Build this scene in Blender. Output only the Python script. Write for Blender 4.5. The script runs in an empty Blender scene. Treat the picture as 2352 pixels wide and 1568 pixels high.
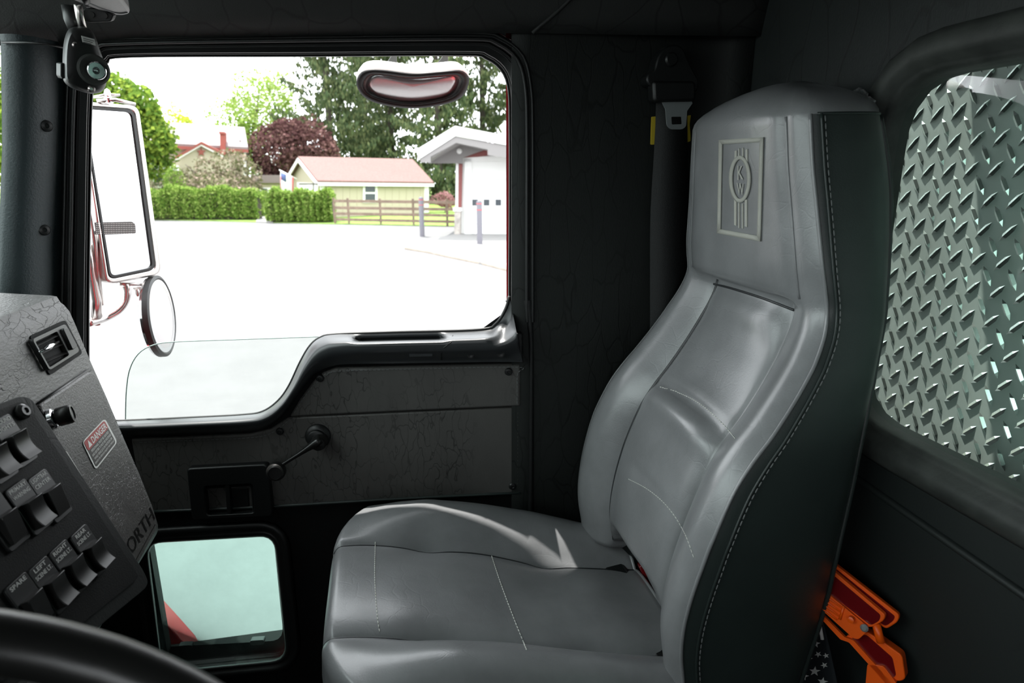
import bpy, bmesh, math, random
from mathutils import Vector, Matrix
from mathutils.bvhtree import BVHTree
V = Vector
random.seed(7)
SC = bpy.context.scene
COL = SC.collection

# ------------------------------------------------------------------ camera
W, H, F = 2352, 1568, 1450.0
VP = (865.0, 395.0)                       # vanishing point of the lines that run across the cab
CAM = V((0.0, 0.0, 2.45))
_Y = V((VP[0] - W / 2, VP[1] - H / 2, F)).normalized()
_Z = _Y.cross(V((1.0, 0.0, 0.0))).normalized()
if _Z.y > 0: _Z = -_Z
_X = _Y.cross(_Z)
def c2w(c): return V((c.dot(_X), c.dot(_Y), c.dot(_Z)))
cam_d = bpy.data.cameras.new('camera'); cam = bpy.data.objects.new('camera', cam_d); COL.objects.link(cam)
r_, u_, b_ = c2w(V((1, 0, 0))), c2w(V((0, -1, 0))), c2w(V((0, 0, -1)))
cam.matrix_world = Matrix(((r_.x, u_.x, b_.x, CAM.x), (r_.y, u_.y, b_.y, CAM.y), (r_.z, u_.z, b_.z, CAM.z), (0, 0, 0, 1)))
cam_d.sensor_width = 36.0; cam_d.lens = F / W * 36.0; cam_d.clip_start = 0.02; cam_d.clip_end = 500
cam_d.dof.use_dof = True; cam_d.dof.focus_distance = 1.12; cam_d.dof.aperture_fstop = 6.3
SC.camera = cam

# ------------------------------------------------------------------ light
world = bpy.data.worlds.new('world'); SC.world = world; world.use_nodes = True
bg = world.node_tree.nodes['Background']
bg.inputs[0].default_value = (0.93, 0.97, 1.0, 1); bg.inputs[1].default_value = 3.0
sun_d = bpy.data.lights.new('sun', 'SUN'); sun_d.energy = 6.0; sun_d.angle = math.radians(0.6); sun_d.color = (1, .97, .92)
sun = bpy.data.objects.new('sun', sun_d); COL.objects.link(sun); sun.location = (-6, 6, 25)
SUN = V((-.14, .266, .94)).normalized()
sun.rotation_euler = SUN.to_track_quat('Z', 'Y').to_euler()
def portal(name, loc, normal, sx, sy):
    d = bpy.data.lights.new(name, 'AREA'); d.shape = 'RECTANGLE'; d.size = sx; d.size_y = sy
    d.cycles.is_portal = True
    o = bpy.data.objects.new(name, d); COL.objects.link(o); o.location = loc
    o.rotation_euler = V(normal).to_track_quat('-Z', 'Y').to_euler(); return o
portal('window_daylight', (-.1, 1.46, 2.35), (0, -1, 0), 1.0, .8)
portal('windshield_daylight', (-.80, .32, 2.545), (.9, 0, -.44), 2.1, .80)
portal('driver_daylight', (-.335, -.74, 2.40), (0, 1, 0), .58, .62)
SC.view_settings.view_transform = 'Standard'; SC.view_settings.look = 'None'
SC.view_settings.exposure = 0.75; SC.view_settings.gamma = 1.0; SC.view_settings.use_curve_mapping = False
try:
    SC.cycles.use_denoising = True; SC.cycles.max_bounces = 8; SC.cycles.transparent_max_bounces = 16
    SC.cycles.caustics_reflective = False; SC.cycles.caustics_refractive = False
    SC.cycles.sample_clamp_indirect = 6
except Exception: pass

# ------------------------------------------------------------------ pixel -> place helpers
def ray(px, py): return c2w(V((px - W / 2, py - H / 2, F)))
def at_y(px, py, y): d = ray(px, py); return CAM + d * (y / d.y)
def at_x(px, py, x): d = ray(px, py); return CAM + d * (x / d.x)
def at_z(px, py, z): d = ray(px, py); return CAM + d * ((z - CAM.z) / d.z)
class PL:
    def __init__(s, p, n): s.p = V(p); s.n = V(n).normalized()
    def __call__(s, px, py, off=0.0):
        d = ray(px, py); p = s.p + s.n * off
        return CAM + d * ((p - CAM).dot(s.n) / d.dot(s.n))
def crv(pts, n, closed=False):
    """Catmull-Rom through the points, resampled to n points of even spacing (tuples or Vectors)"""
    P = [V(p) for p in pts]; m = len(P); out = []
    segs = m if closed else m - 1
    for i in range(segs):
        if closed: p0, p1, p2, p3 = P[i - 1], P[i], P[(i + 1) % m], P[(i + 2) % m]
        else: p0, p1, p2, p3 = P[max(i - 1, 0)], P[i], P[i + 1], P[min(i + 2, m - 1)]
        for k in range(12):
            t = k / 12
            out.append(.5 * ((2 * p1) + (p2 - p0) * t + (2 * p0 - 5 * p1 + 4 * p2 - p3) * t * t + (3 * p1 - p0 - 3 * p2 + p3) * t ** 3))
    out.append(P[0].copy() if closed else P[-1].copy())
    return resample(out, n, closed)
def resample(out, n, closed=False):
    out = [V(p) for p in out]
    L = [0]
    for a, b in zip(out, out[1:]): L.append(L[-1] + (b - a).length)
    res = []; j = 0; tot = L[-1]
    for k in range(n):
        s = tot * k / (n if closed else n - 1)
        while j < len(out) - 2 and L[j + 1] < s: j += 1
        f = (s - L[j]) / max(L[j + 1] - L[j], 1e-9)
        res.append(out[j].lerp(out[j + 1], min(max(f, 0), 1)))
    return res
def rpoly(pts, r, seg=5):
    """polygon with rounded corners"""
    P = [V(p) for p in pts]; m = len(P); out = []
    for i in range(m):
        a, b, c = P[i - 1], P[i], P[(i + 1) % m]
        u, w = (a - b), (c - b); rr = min(r, u.length * .48, w.length * .48)
        s, e = b + u.normalized() * rr, b + w.normalized() * rr
        for k in range(seg + 1):
            t = k / seg; out.append(s * (1 - t) ** 2 + b * 2 * t * (1 - t) + e * t * t)
    return out
def interp(x, xs, ys):
    if x <= xs[0]: return ys[0]
    for i in range(len(xs) - 1):
        if x <= xs[i + 1]:
            f = (x - xs[i]) / (xs[i + 1] - xs[i]); return ys[i] + (ys[i + 1] - ys[i]) * f
    return ys[-1]
def sstep(a, b, x):
    t = min(max((x - a) / (b - a), 0), 1); return t * t * (3 - 2 * t)

# ------------------------------------------------------------------ object helpers
def tag(o, label=None, cat=None, group=None, kind=None):
    if label: o['label'] = label
    if cat: o['category'] = cat
    if group: o['group'] = group
    if kind: o['kind'] = kind
    return o
def thing(name, loc, label=None, cat=None, group=None, kind=None):
    o = bpy.data.objects.new(name, None); COL.objects.link(o); o.location = loc; o.empty_display_size = .05
    return tag(o, label, cat, group, kind)
def adopt(o, parent):
    if parent is None: return
    o.parent = parent
    t = V((0, 0, 0)); p = parent
    if p.type == 'EMPTY': t = p.location
    o.matrix_parent_inverse = Matrix.Translation(-t)
def mesh(name, verts, faces, mat=None, parent=None, smooth=True, bevel=0, bseg=2, sub=0, auto=None, kind=None, solid=0):
    me = bpy.data.meshes.new(name); me.from_pydata([tuple(v) for v in verts], [], faces); me.update()
    bm = bmesh.new(); bm.from_mesh(me); bmesh.ops.recalc_face_normals(bm, faces=bm.faces); bm.to_mesh(me); bm.free()
    if smooth:
        for p in me.polygons: p.use_smooth = True
    if auto is not None:
        try: me.set_sharp_from_angle(angle=math.radians(auto))
        except Exception: pass
    if mat: me.materials.append(mat)
    o = bpy.data.objects.new(name, me); COL.objects.link(o); adopt(o, parent)
    if kind: o['kind'] = kind
    if solid:
        m = o.modifiers.new('solid', 'SOLIDIFY'); m.thickness = solid; m.offset = 0
    if bevel:
        m = o.modifiers.new('bevel', 'BEVEL'); m.width = bevel; m.segments = bseg; m.limit_method = 'ANGLE'; m.angle_limit = math.radians(35)
        m.harden_normals = False
    if sub:
        m = o.modifiers.new('sub', 'SUBSURF'); m.levels = sub; m.render_levels = sub
    return o
def prism(name, front, vec, mat, parent=None, bevel=0, smooth=True, auto=40, **k):
    n = len(front); vec = V(vec)
    v = [V(p) for p in front] + [V(p) + vec for p in front]
    f = [list(range(n)), list(range(2 * n - 1, n - 1, -1))] + [[i, (i + 1) % n, n + (i + 1) % n, n + i] for i in range(n)]
    return mesh(name, v, f, mat, parent, smooth=smooth, bevel=bevel, auto=auto, **k)
def pp(name, pl, pts, off, thick, mat, parent=None, **k):
    """prism on a plane from pixel outline; front at off, back at off-thick"""
    return prism(name, [pl(x, y, off) for x, y in pts], -pl.n * thick, mat, parent, **k)
def ringp(name, pl, outer, inner, off, thick, mat, parent=None, **k):
    """flat ring with thickness between two equal-count pixel outlines"""
    n = len(outer)
    v = [pl(x, y, off) for x, y in outer] + [pl(x, y, off) for x, y in inner]
    v += [p - pl.n * thick for p in v]
    f = []
    for i in range(n):
        j = (i + 1) % n
        f += [[i, j, n + j, n + i], [2 * n + j, 2 * n + i, 3 * n + i, 3 * n + j], [j, i, 2 * n + i, 2 * n + j], [n + i, n + j, 3 * n + j, 3 * n + i]]
    return mesh(name, v, f, mat, parent, auto=40, **k)
def loft(name, rows, mat, parent=None, closed_u=False, closed_v=False, cap=False, **k):
    n = len(rows[0]); m = len(rows); v = [p for r in rows for p in r]; f = []
    for i in range(m if closed_v else m - 1):
        for j in range(n if closed_u else n - 1):
            a, b = i * n + j, i * n + (j + 1) % n; i2 = (i + 1) % m
            f.append([a, b, i2 * n + (j + 1) % n, i2 * n + j])
    if cap: f += [list(range(n - 1, -1, -1)), list(range((m - 1) * n, m * n))]
    return mesh(name, v, f, mat, parent, **k)
def tube_data(path, r, n=8, closed=False, flat=1.0):
    P = [V(p) for p in path]; rows = []
    up = V((0.13, .31, .94)).normalized(); prev = None
    for i, p in enumerate(P):
        a = P[i - 1] if (i > 0 or closed) else p; b = P[(i + 1) % len(P)] if (i < len(P) - 1 or closed) else p
        t = (b - a)
        t = t.normalized() if t.length > 1e-9 else V((0, 0, 1))
        if prev is None:
            x = t.cross(up)
            if x.length < .1: x = t.cross(V((1, 0, 0)))
        else: x = prev - t * prev.dot(t)
        x.normalize(); prev = x; y = t.cross(x)
        rr = r[i] if isinstance(r, (list, tuple)) else r
        rows.append([p + (x * math.cos(q) + y * math.sin(q) * flat) * rr for q in [2 * math.pi * k / n for k in range(n)]])
    return rows
def tube(name, path, r, mat, parent=None, n=8, closed=False, flat=1.0, **k):
    return loft(name, tube_data(path, r, n, closed, flat), mat, parent, closed_u=True, closed_v=closed, cap=not closed, **k)
def box(name, c, s, mat, parent=None, rz=0, bevel=0, **k):
    c = V(c); a, b, d = s[0] / 2, s[1] / 2, s[2] / 2; R = Matrix.Rotation(rz, 3, 'Z')
    v = [c + R @ V((x, y, z)) for x in (-a, a) for y in (-b, b) for z in (-d, d)]
    f = [[0, 1, 3, 2], [4, 6, 7, 5], [0, 4, 5, 1], [2, 3, 7, 6], [0, 2, 6, 4], [1, 5, 7, 3]]
    return mesh(name, v, f, mat, parent, smooth=bevel > 0, bevel=bevel, auto=30, **k)
def lathe(name, c, axis, prof, mat, parent=None, n=24, **k):
    """prof: list of (radius, height along axis)"""
    axis = V(axis).normalized(); x = axis.orthogonal().normalized(); y = axis.cross(x); c = V(c)
    rows = [[c + axis * h + (x * math.cos(q) + y * math.sin(q)) * max(r, 1e-5) for q in [2 * math.pi * i / n for i in range(n)]] for r, h in prof]
    k.setdefault('auto', 35)
    return loft(name, rows, mat, parent, closed_u=True, cap=True, **k)
def bvh_of(*objs):
    vs, fs = [], []
    for o in objs:
        b = len(vs); vs += [v.co.copy() for v in o.data.vertices]; fs += [[b + i for i in p.vertices] for p in o.data.polygons]
    return BVHTree.FromPolygons(vs, fs)
def drape(pts, bvh, off=.001):
    out = []
    for p in pts:
        d = ray(p[0], p[1]).normalized(); h = bvh.ray_cast(CAM, d)
        if h[0] is None: continue
        n = h[1] if h[1].dot(d) < 0 else -h[1]
        out.append(h[0] + n * off)
    return out
def drape_poly(name, pts, bvh, off, thick, mat, parent=None, grid=None, **k):
    """a thin plate whose outline (pixels) lies on the surface it is fixed to"""
    f = drape(pts, bvh, off); n = len(f)
    c = sum(f, V()) / n; nrm = V()
    for i in range(n): nrm += (f[i] - c).cross(f[(i + 1) % n] - c)
    nrm.normalize()
    if nrm.dot(CAM - c) < 0: nrm = -nrm
    return prism(name, f, -nrm * thick, mat, parent, **k)
def stitches(name, path, ln, gap, r, mat, parent):
    P = resample(path, 600); tot = sum((b - a).length for a, b in zip(P, P[1:])); n = max(2, int(tot / (ln + gap)))
    Q = resample(path, n * 4 + 1); vs, fs = [], []
    for i in range(n):
        rows = tube_data(Q[i * 4:i * 4 + 4], [r * .6, r, r, r * .6], 5); b = len(vs); vs += [p for q in rows for p in q]
        for a in range(3):
            for j in range(5): fs.append([b + a * 5 + j, b + a * 5 + (j + 1) % 5, b + a * 5 + 5 + (j + 1) % 5, b + a * 5 + 5 + j])
    return mesh(name, vs, fs, mat, parent, kind='stuff')
_txt = {}
def text2d(s, bold=.0):
    key = (s, bold)
    if key in _txt: return _txt[key]
    c = bpy.data.curves.new('lettering', 'FONT'); c.body = s; c.align_x = 'CENTER'; c.align_y = 'CENTER'; c.offset = bold
    c.resolution_u = 3; c.space_line = .95
    o = bpy.data.objects.new('lettering', c); COL.objects.link(o)
    dg = bpy.context.evaluated_depsgraph_get(); me = bpy.data.meshes.new_from_object(o.evaluated_get(dg))
    vs = [(v.co.x, v.co.y) for v in me.vertices]; fs = [list(p.vertices) for p in me.polygons]
    bpy.data.objects.remove(o); bpy.data.curves.remove(c); bpy.data.meshes.remove(me)
    x0, x1 = min(v[0] for v in vs), max(v[0] for v in vs); y0, y1 = min(v[1] for v in vs), max(v[1] for v in vs)
    vs = [((x - x0) / (x1 - x0), (y - y0) / (y1 - y0)) for x, y in vs]
    _txt[key] = (vs, fs); return _txt[key]
def text_on(name, s, quad, place, mat, parent, bold=0.0):
    """flat print: quad = bl, br, tr, tl in pixels; place(px,py) -> point on the surface"""
    vs, fs = text2d(s, bold); q = [V(p) for p in quad]; out = []
    for u, v in vs:
        a = q[0].lerp(q[1], u); b = q[3].lerp(q[2], u); p = a.lerp(b, v); out.append(place(p.x, p.y))
    return mesh(name, out, fs, mat, parent, smooth=False)

# ------------------------------------------------------------------ materials
def newmat(name):
    m = bpy.data.materials.new(name); m.use_nodes = True; nt = m.node_tree
    return m, nt, nt.nodes['Principled BSDF'], nt.nodes['Material Output']
def N(nt, t, **kw):
    n = nt.nodes.new(t)
    for k, v in kw.items():
        if k.startswith('i_'):
            n.inputs[int(k[2:]) if k[2:].isdigit() else k[2:].replace('_', ' ')].default_value = v
        else: setattr(n, k, v)
    return n
def mat(name, col, rough=.5, metal=0.0, spec=.5, var=0.0, vscale=8.0, bump=0.0, bscale=200.0, coat=0.0, stretch=(1, 1, 1), crack=0.0, cscale=30.0, cdark=.35, btype='noise', rvar=0.0, col2=None, sheen=0.0):
    m, nt, b, out = newmat(name); L = nt.links
    b.inputs['Base Color'].default_value = (*col, 1); b.inputs['Roughness'].default_value = rough
    b.inputs['Metallic'].default_value = metal; b.inputs['Specular IOR Level'].default_value = spec
    b.inputs['Coat Weight'].default_value = coat; b.inputs['Coat Roughness'].default_value = .2
    b.inputs['Sheen Weight'].default_value = sheen
    tc = N(nt, 'ShaderNodeTexCoord'); mp = N(nt, 'ShaderNodeMapping'); mp.inputs['Scale'].default_value = stretch
    L.new(tc.outputs['Object'], mp.inputs[0]); vec = mp.outputs[0]
    colsock = None
    if var or col2:
        nz = N(nt, 'ShaderNodeTexNoise', i_Scale=vscale, i_Detail=5.0, i_Roughness=.6); L.new(vec, nz.inputs['Vector'])
        rp = N(nt, 'ShaderNodeValToRGB'); rp.color_ramp.elements[0].position = .35; rp.color_ramp.elements[1].position = .68
        c2 = col2 if col2 else tuple(min(1, c * (1 + var)) for c in col); c1 = col if col2 else tuple(c * (1 - var) for c in col)
        rp.color_ramp.elements[0].color = (*c1, 1); rp.color_ramp.elements[1].color = (*c2, 1)
        L.new(nz.outputs['Fac'], rp.inputs[0]); colsock = rp.outputs[0]
        if rvar:
            mr = N(nt, 'ShaderNodeMapRange'); mr.inputs['To Min'].default_value = rough - rvar; mr.inputs['To Max'].default_value = rough + rvar
            L.new(nz.outputs['Fac'], mr.inputs[0]); L.new(mr.outputs[0], b.inputs['Roughness'])
    hs = []
    if bump:
        if btype == 'voronoi':
            t = N(nt, 'ShaderNodeTexVoronoi', i_Scale=bscale); L.new(vec, t.inputs['Vector']); hs.append((t.outputs['Distance'], 1.0))
        else:
            t = N(nt, 'ShaderNodeTexNoise', i_Scale=bscale, i_Detail=3.0, i_Roughness=.6); L.new(vec, t.inputs['Vector']); hs.append((t.outputs['Fac'], 1.0))
    if crack:
        # wandering hairline creases: thin bands of a warped noise
        wn = N(nt, 'ShaderNodeTexNoise', i_Scale=cscale * .6, i_Detail=2.0); L.new(vec, wn.inputs['Vector'])
        mx = N(nt, 'ShaderNodeMix', data_type='VECTOR'); mx.inputs[0].default_value = .06
        L.new(vec, mx.inputs[4]); L.new(wn.outputs['Color'], mx.inputs[5])
        vo = N(nt, 'ShaderNodeTexVoronoi', feature='DISTANCE_TO_EDGE', i_Scale=cscale); L.new(mx.outputs[1], vo.inputs['Vector'])
        msk = N(nt, 'ShaderNodeTexNoise', i_Scale=cscale * .16, i_Detail=2.0); L.new(vec, msk.inputs['Vector'])
        mr = N(nt, 'ShaderNodeMapRange'); mr.inputs['From Min'].default_value = .0; mr.inputs['From Max'].default_value = .035
        L.new(vo.outputs['Distance'], mr.inputs[0])
        mm = N(nt, 'ShaderNodeMapRange'); mm.inputs['From Min'].default_value = .36; mm.inputs['From Max'].default_value = .54
        mm.inputs['To Min'].default_value = 1.0; mm.inputs['To Max'].default_value = 0.0
        L.new(msk.outputs['Fac'], mm.inputs[0])
        mxx = N(nt, 'ShaderNodeMath', operation='MAXIMUM'); L.new(mr.outputs[0], mxx.inputs[0]); L.new(mm.outputs[0], mxx.inputs[1])
        hs.append((mxx.outputs[0], crack))
    if crack and cdark != 1.0:
        mc = N(nt, 'ShaderNodeMix', data_type='RGBA', blend_type='MULTIPLY'); mc.inputs[0].default_value = 1.0
        if colsock: L.new(colsock, mc.inputs[6])
        else: mc.inputs[6].default_value = (*col, 1)
        rr = N(nt, 'ShaderNodeMapRange'); rr.inputs['To Min'].default_value = cdark; rr.inputs['To Max'].default_value = 1.0; L.new(mxx.outputs[0], rr.inputs[0])
        L.new(rr.outputs[0], mc.inputs[7]); colsock = mc.outputs[2]
    if colsock: L.new(colsock, b.inputs['Base Color'])
    if hs:
        h = hs[0][0]
        if len(hs) > 1:
            ad = N(nt, 'ShaderNodeMath', operation='MULTIPLY_ADD'); L.new(hs[1][0], ad.inputs[0]); ad.inputs[1].default_value = hs[1][1]; L.new(hs[0][0], ad.inputs[2]); h = ad.outputs[0]
        bp = N(nt, 'ShaderNodeBump', i_Strength=bump if bump else crack, i_Distance=.002); L.new(h, bp.inputs['Height']); L.new(bp.outputs[0], b.inputs['Normal'])
    return m
def glassmat(name, tint, refl=.9, rough=0.0, dirt=0.0, dirtcol=(.8, .82, .8)):
    m, nt, b, out = newmat(name); nt.nodes.remove(b); L = nt.links
    tr = N(nt, 'ShaderNodeBsdfTransparent'); tr.inputs[0].default_value = (*tint, 1)
    gl = N(nt, 'ShaderNodeBsdfGlossy'); gl.inputs['Roughness'].default_value = rough
    fr = N(nt, 'ShaderNodeFresnel', i_IOR=1.45); mx = N(nt, 'ShaderNodeMixShader')
    mu = N(nt, 'ShaderNodeMath', operation='MULTIPLY'); mu.inputs[1].default_value = refl; L.new(fr.outputs[0], mu.inputs[0])
    L.new(mu.outputs[0], mx.inputs[0]); L.new(tr.outputs[0], mx.inputs[1]); L.new(gl.outputs[0], mx.inputs[2]); last = mx.outputs[0]
    if dirt:
        tc = N(nt, 'ShaderNodeTexCoord'); nz = N(nt, 'ShaderNodeTexNoise', i_Scale=14.0, i_Detail=6.0, i_Roughness=.7); L.new(tc.outputs['Object'], nz.inputs['Vector'])
        mr = N(nt, 'ShaderNodeMapRange'); mr.inputs['From Min'].default_value = .4; mr.inputs['From Max'].default_value = .75; mr.inputs['To Max'].default_value = dirt; L.new(nz.outputs['Fac'], mr.inputs[0])
        df = N(nt, 'ShaderNodeBsdfDiffuse'); df.inputs[0].default_value = (*dirtcol, 1); m2 = N(nt, 'ShaderNodeMixShader')
        L.new(mr.outputs[0], m2.inputs[0]); L.new(last, m2.inputs[1]); L.new(df.outputs[0], m2.inputs[2]); last = m2.outputs[0]
    L.new(last, out.inputs[0]); return m
def leafmat(name, cols, trans=.35):
    m, nt, b, out = newmat(name); nt.nodes.remove(b); L = nt.links
    g = N(nt, 'ShaderNodeNewGeometry'); rp = N(nt, 'ShaderNodeValToRGB')
    el = rp.color_ramp.elements
    while len(el) < len(cols): el.new(.5)
    for i, c in enumerate(cols): el[i].position = i / (len(cols) - 1); el[i].color = (*c, 1)
    L.new(g.outputs['Random Per Island'], rp.inputs[0])
    d = N(nt, 'ShaderNodeBsdfDiffuse'); t = N(nt, 'ShaderNodeBsdfTranslucent'); mx = N(nt, 'ShaderNodeMixShader'); mx.inputs[0].default_value = trans
    L.new(rp.outputs[0], d.inputs[0]); L.new(rp.outputs[0], t.inputs[0]); L.new(d.outputs[0], mx.inputs[1]); L.new(t.outputs[0], mx.inputs[2]); L.new(mx.outputs[0], out.inputs[0]); return m
M = {}
M['leather'] = mat('grey_leather', (.20, .205, .21), .30, coat=.3, var=.13, vscale=9, bump=.12, bscale=420, rvar=.05, crack=.5, cscale=24, cdark=1.0)
M['leather_wrinkle'] = mat('worn_grey_leather', (.135, .14, .145), .35, var=.15, vscale=11, bump=.16, bscale=160, rvar=.06, stretch=(1, 1, .45))
M['leather_side'] = mat('dark_green_grey_vinyl', (.021, .030, .028), .42, var=.12, vscale=6, bump=.12, bscale=500)
M['thread'] = mat('pale_thread', (.62, .62, .58), .6)
M['thread_dk'] = mat('grey_thread', (.16, .17, .17), .6)
M['embroid'] = mat('silver_embroidery', (.47, .47, .42), .55, bump=.5, bscale=900, stretch=(.2, .2, 3))
M['piping'] = mat('dark_piping', (.02, .022, .024), .4)
M['fleece'] = mat('dark_fleece', (.03, .036, .036), .95, bump=.6, bscale=600, sheen=.4)
M['vinyl_wall'] = mat('black_green_vinyl', (.0092, .0112, .0102), .62, spec=.3, var=.2, vscale=3.5, bump=.2, bscale=450, crack=.9, cscale=26, stretch=(1, 1, .35))
M['vinyl_back'] = mat('charcoal_vinyl', (.0145, .0185, .0178), .55, var=.15, vscale=3, bump=.15, bscale=450, crack=.7, cscale=15, stretch=(1, 1, .4))
M['vinyl_head'] = mat('headliner_vinyl', (.020, .0215, .0205), .62, var=.18, vscale=4, bump=.2, bscale=420, crack=.8, cscale=14)
M['vinyl_pillar'] = mat('blue_green_vinyl', (.020, .032, .035), .5, var=.1, vscale=5, bump=.35, bscale=260)
M['vinyl_door'] = mat('cracked_door_vinyl', (.072, .070, .066), .5, var=.2, vscale=5, bump=.22, bscale=420, crack=1.6, cscale=46, stretch=(1, 1, .42))
M['black'] = mat('black_plastic', (.007, .0078, .0078), .42)
M['black_soft'] = mat('matte_black_trim', (.004, .0045, .0045), .75, spec=.2, bump=.3, bscale=700)
M['rubber'] = mat('black_rubber', (.006, .0066, .0066), .48)
M['rubber_old'] = mat('weathered_rubber', (.02, .023, .021), .6, col2=(.05, .055, .05), vscale=18, bump=.2, bscale=200)
M['belt'] = mat('smooth_dark_trim', (.032, .035, .037), .32, var=.1, vscale=6, bump=.03, bscale=700)
M['dash'] = mat('grained_grey_dash', (.092, .091, .087), .5, var=.1, vscale=20, bump=.55, bscale=230, crack=.8, cscale=55, stretch=(1, .5, 1))
M['lid'] = mat('worn_grey_lid', (.066, .063, .060), .45, var=.18, vscale=9, bump=.45, bscale=260, crack=-1.2, cscale=75, cdark=2.4)
M['panel'] = mat('black_panel_face', (.0065, .0072, .0068), .65, spec=.2, bump=.25, bscale=600)
M['rocker'] = mat('rocker_black', (.011, .011, .0105), .33)
M['white_print'] = mat('white_print', (.62, .63, .6), .6)
M['red_print'] = mat('red_print', (.30, .035, .035), .5)
M['sticker_black'] = mat('sticker_black', (.04, .037, .035), .45)
M['chrome'] = mat('chrome', (.75, .76, .78), .12, metal=1.0)
M['steel'] = mat('dull_stainless', (.62, .59, .57), .27, metal=1.0, var=.08, vscale=20)
M['tongue'] = mat('belt_tongue_steel', (.42, .46, .46), .35, metal=.6)
M['mirror'] = mat('mirror_glass', (.93, .94, .95), .01, metal=1.0)
M['mirror_pale'] = mat('pale_mirror_glass', (.74, .735, .74), .22, metal=.8, bump=.05, bscale=900)  # pale, partly diffuse mirror surface with a rough reflection
M['visor'] = mat('pale_grey_visor', (.56, .55, .54), .6, bump=.2, bscale=300)
M['webbing'] = mat('black_webbing', (.007, .008, .008), .7, bump=.5, bscale=500)
M['yellow'] = mat('yellow_plastic', (.52, .40, .03), .45)
M['orange'] = mat('orange_plastic', (.95, .115, .003), .4)
M['redrefl'] = mat('dark_red_reflector', (.14, .004, .006), .2, coat=.6)
M['red_button'] = mat('red_button', (.85, .03, .03), .4)
M['bounce_white'] = mat('bounce_white_paint', (.55, .55, .54), .25, coat=.6)  # made-up white for the skin above the door, keeps red bounce off the mirror
M['truck_red'] = mat('truck_red_paint', (.42, .02, .025), .25, coat=.8)
M['navy'] = mat('navy_cloth', (.006, .009, .012), .9, bump=.4, bscale=400)
M['white_cloth'] = mat('white_cloth', (.72, .72, .70), .9)
M['glass_clear'] = glassmat('door_glass', (.80, .835, .815), dirt=.05, dirtcol=(.5, .52, .5))
M['glass_green'] = glassmat('green_tinted_glass', (.50, .74, .66), dirt=.10, dirtcol=(.45, .6, .55))
M['glass_edge'] = mat('glass_edge', (.45, .62, .56), .2)
M['glass_ws'] = glassmat('windshield_glass', (.92, .965, .945), refl=.6)
M['glass_rear'] = glassmat('rear_glass', (.76, .90, .84), refl=.12, dirt=.04, dirtcol=(.3, .36, .33))
M['plate'] = mat('aluminium_tread_plate', (.74, .78, .76), .42, metal=.45, col2=(.66, .69, .66), vscale=9, bump=.06, bscale=60, rvar=.06)
M['bar'] = mat('polished_tread_bar', (.72, .75, .73), .24, metal=.95)
# outdoors
M['asphalt'] = mat('pale_asphalt', (.128, .127, .128), .9, var=.05, vscale=1.5, bump=.2, bscale=30)
M['concrete'] = mat('pale_concrete', (.22, .215, .21), .9, var=.04, vscale=2)
M['kerb'] = mat('kerb_stone', (.42, .36, .30), .9, var=.15, vscale=3)
M['grass'] = mat('lawn_grass', (.09, .17, .02), .95, col2=(.17, .26, .04), vscale=3)
M['cream'] = mat('cream_siding', (.40, .36, .27), .8)
M['white_trim'] = mat('white_trim', (.72, .72, .70), .6)
M['roof_red'] = mat('red_shingle', (.152, .084, .075), .85, var=.12, vscale=10)
M['roof_pale'] = mat('pale_red_metal_roof', (.165, .128, .127), .45, var=.04)
M['brick'] = mat('red_chimney_brick', (.26, .07, .055), .85)
M['rust'] = mat('rust_red', (.23, .06, .045), .7)
M['fence'] = mat('weathered_rail', (.19, .135, .10), .85, var=.2, vscale=4)
M['bollard'] = mat('grey_bollard', (.14, .135, .155), .6)
M['band'] = mat('red_band', (.5, .05, .06), .6)
M['siding_red'] = mat('red_siding', (.20, .065, .06), .8)
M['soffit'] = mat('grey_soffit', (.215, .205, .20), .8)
M['stone'] = mat('pier_stone', (.36, .33, .30), .9, var=.25, vscale=6)
M['dark_pane'] = mat('dark_window_pane', (.05, .06, .07), .15)
M['bark'] = mat('tree_bark', (.06, .05, .04), .9)
M['sign'] = mat('sign_pale_blue', (.45, .52, .58), .6)
M['flag_blue'] = mat('flag_blue', (.07, .10, .22), .8)
M['flag_red'] = mat('flag_red', (.5, .03, .05), .8)
M['hedge'] = leafmat('hedge_leaf', [(.075, .15, .025), (.17, .27, .05), (.33, .42, .12)])
M['spruce'] = leafmat('spruce_needle', [(.045, .07, .035), (.085, .115, .055), (.16, .18, .085)], .2)
M['maple'] = leafmat('purple_leaf', [(.05, .024, .025), (.10, .05, .048), (.19, .11, .10)], .2)
M['bright'] = leafmat('pale_green_leaf', [(.16, .25, .05), (.26, .36, .09), (.38, .46, .16)], .4)
M['left_tree'] = leafmat('garden_leaf', [(.07, .14, .025), (.14, .23, .04), (.30, .38, .06)], .35)
M['lilac'] = leafmat('lilac_leaf', [(.10, .12, .05), (.18, .17, .10), (.34, .26, .22)], .25)
M['yellow_leaf'] = leafmat('yellow_green_leaf', [(.3, .36, .04), (.42, .46, .08)], .4)
M['pink_leaf'] = leafmat('pink_leaf', [(.22, .10, .11), (.35, .2, .2)], .3)

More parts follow.
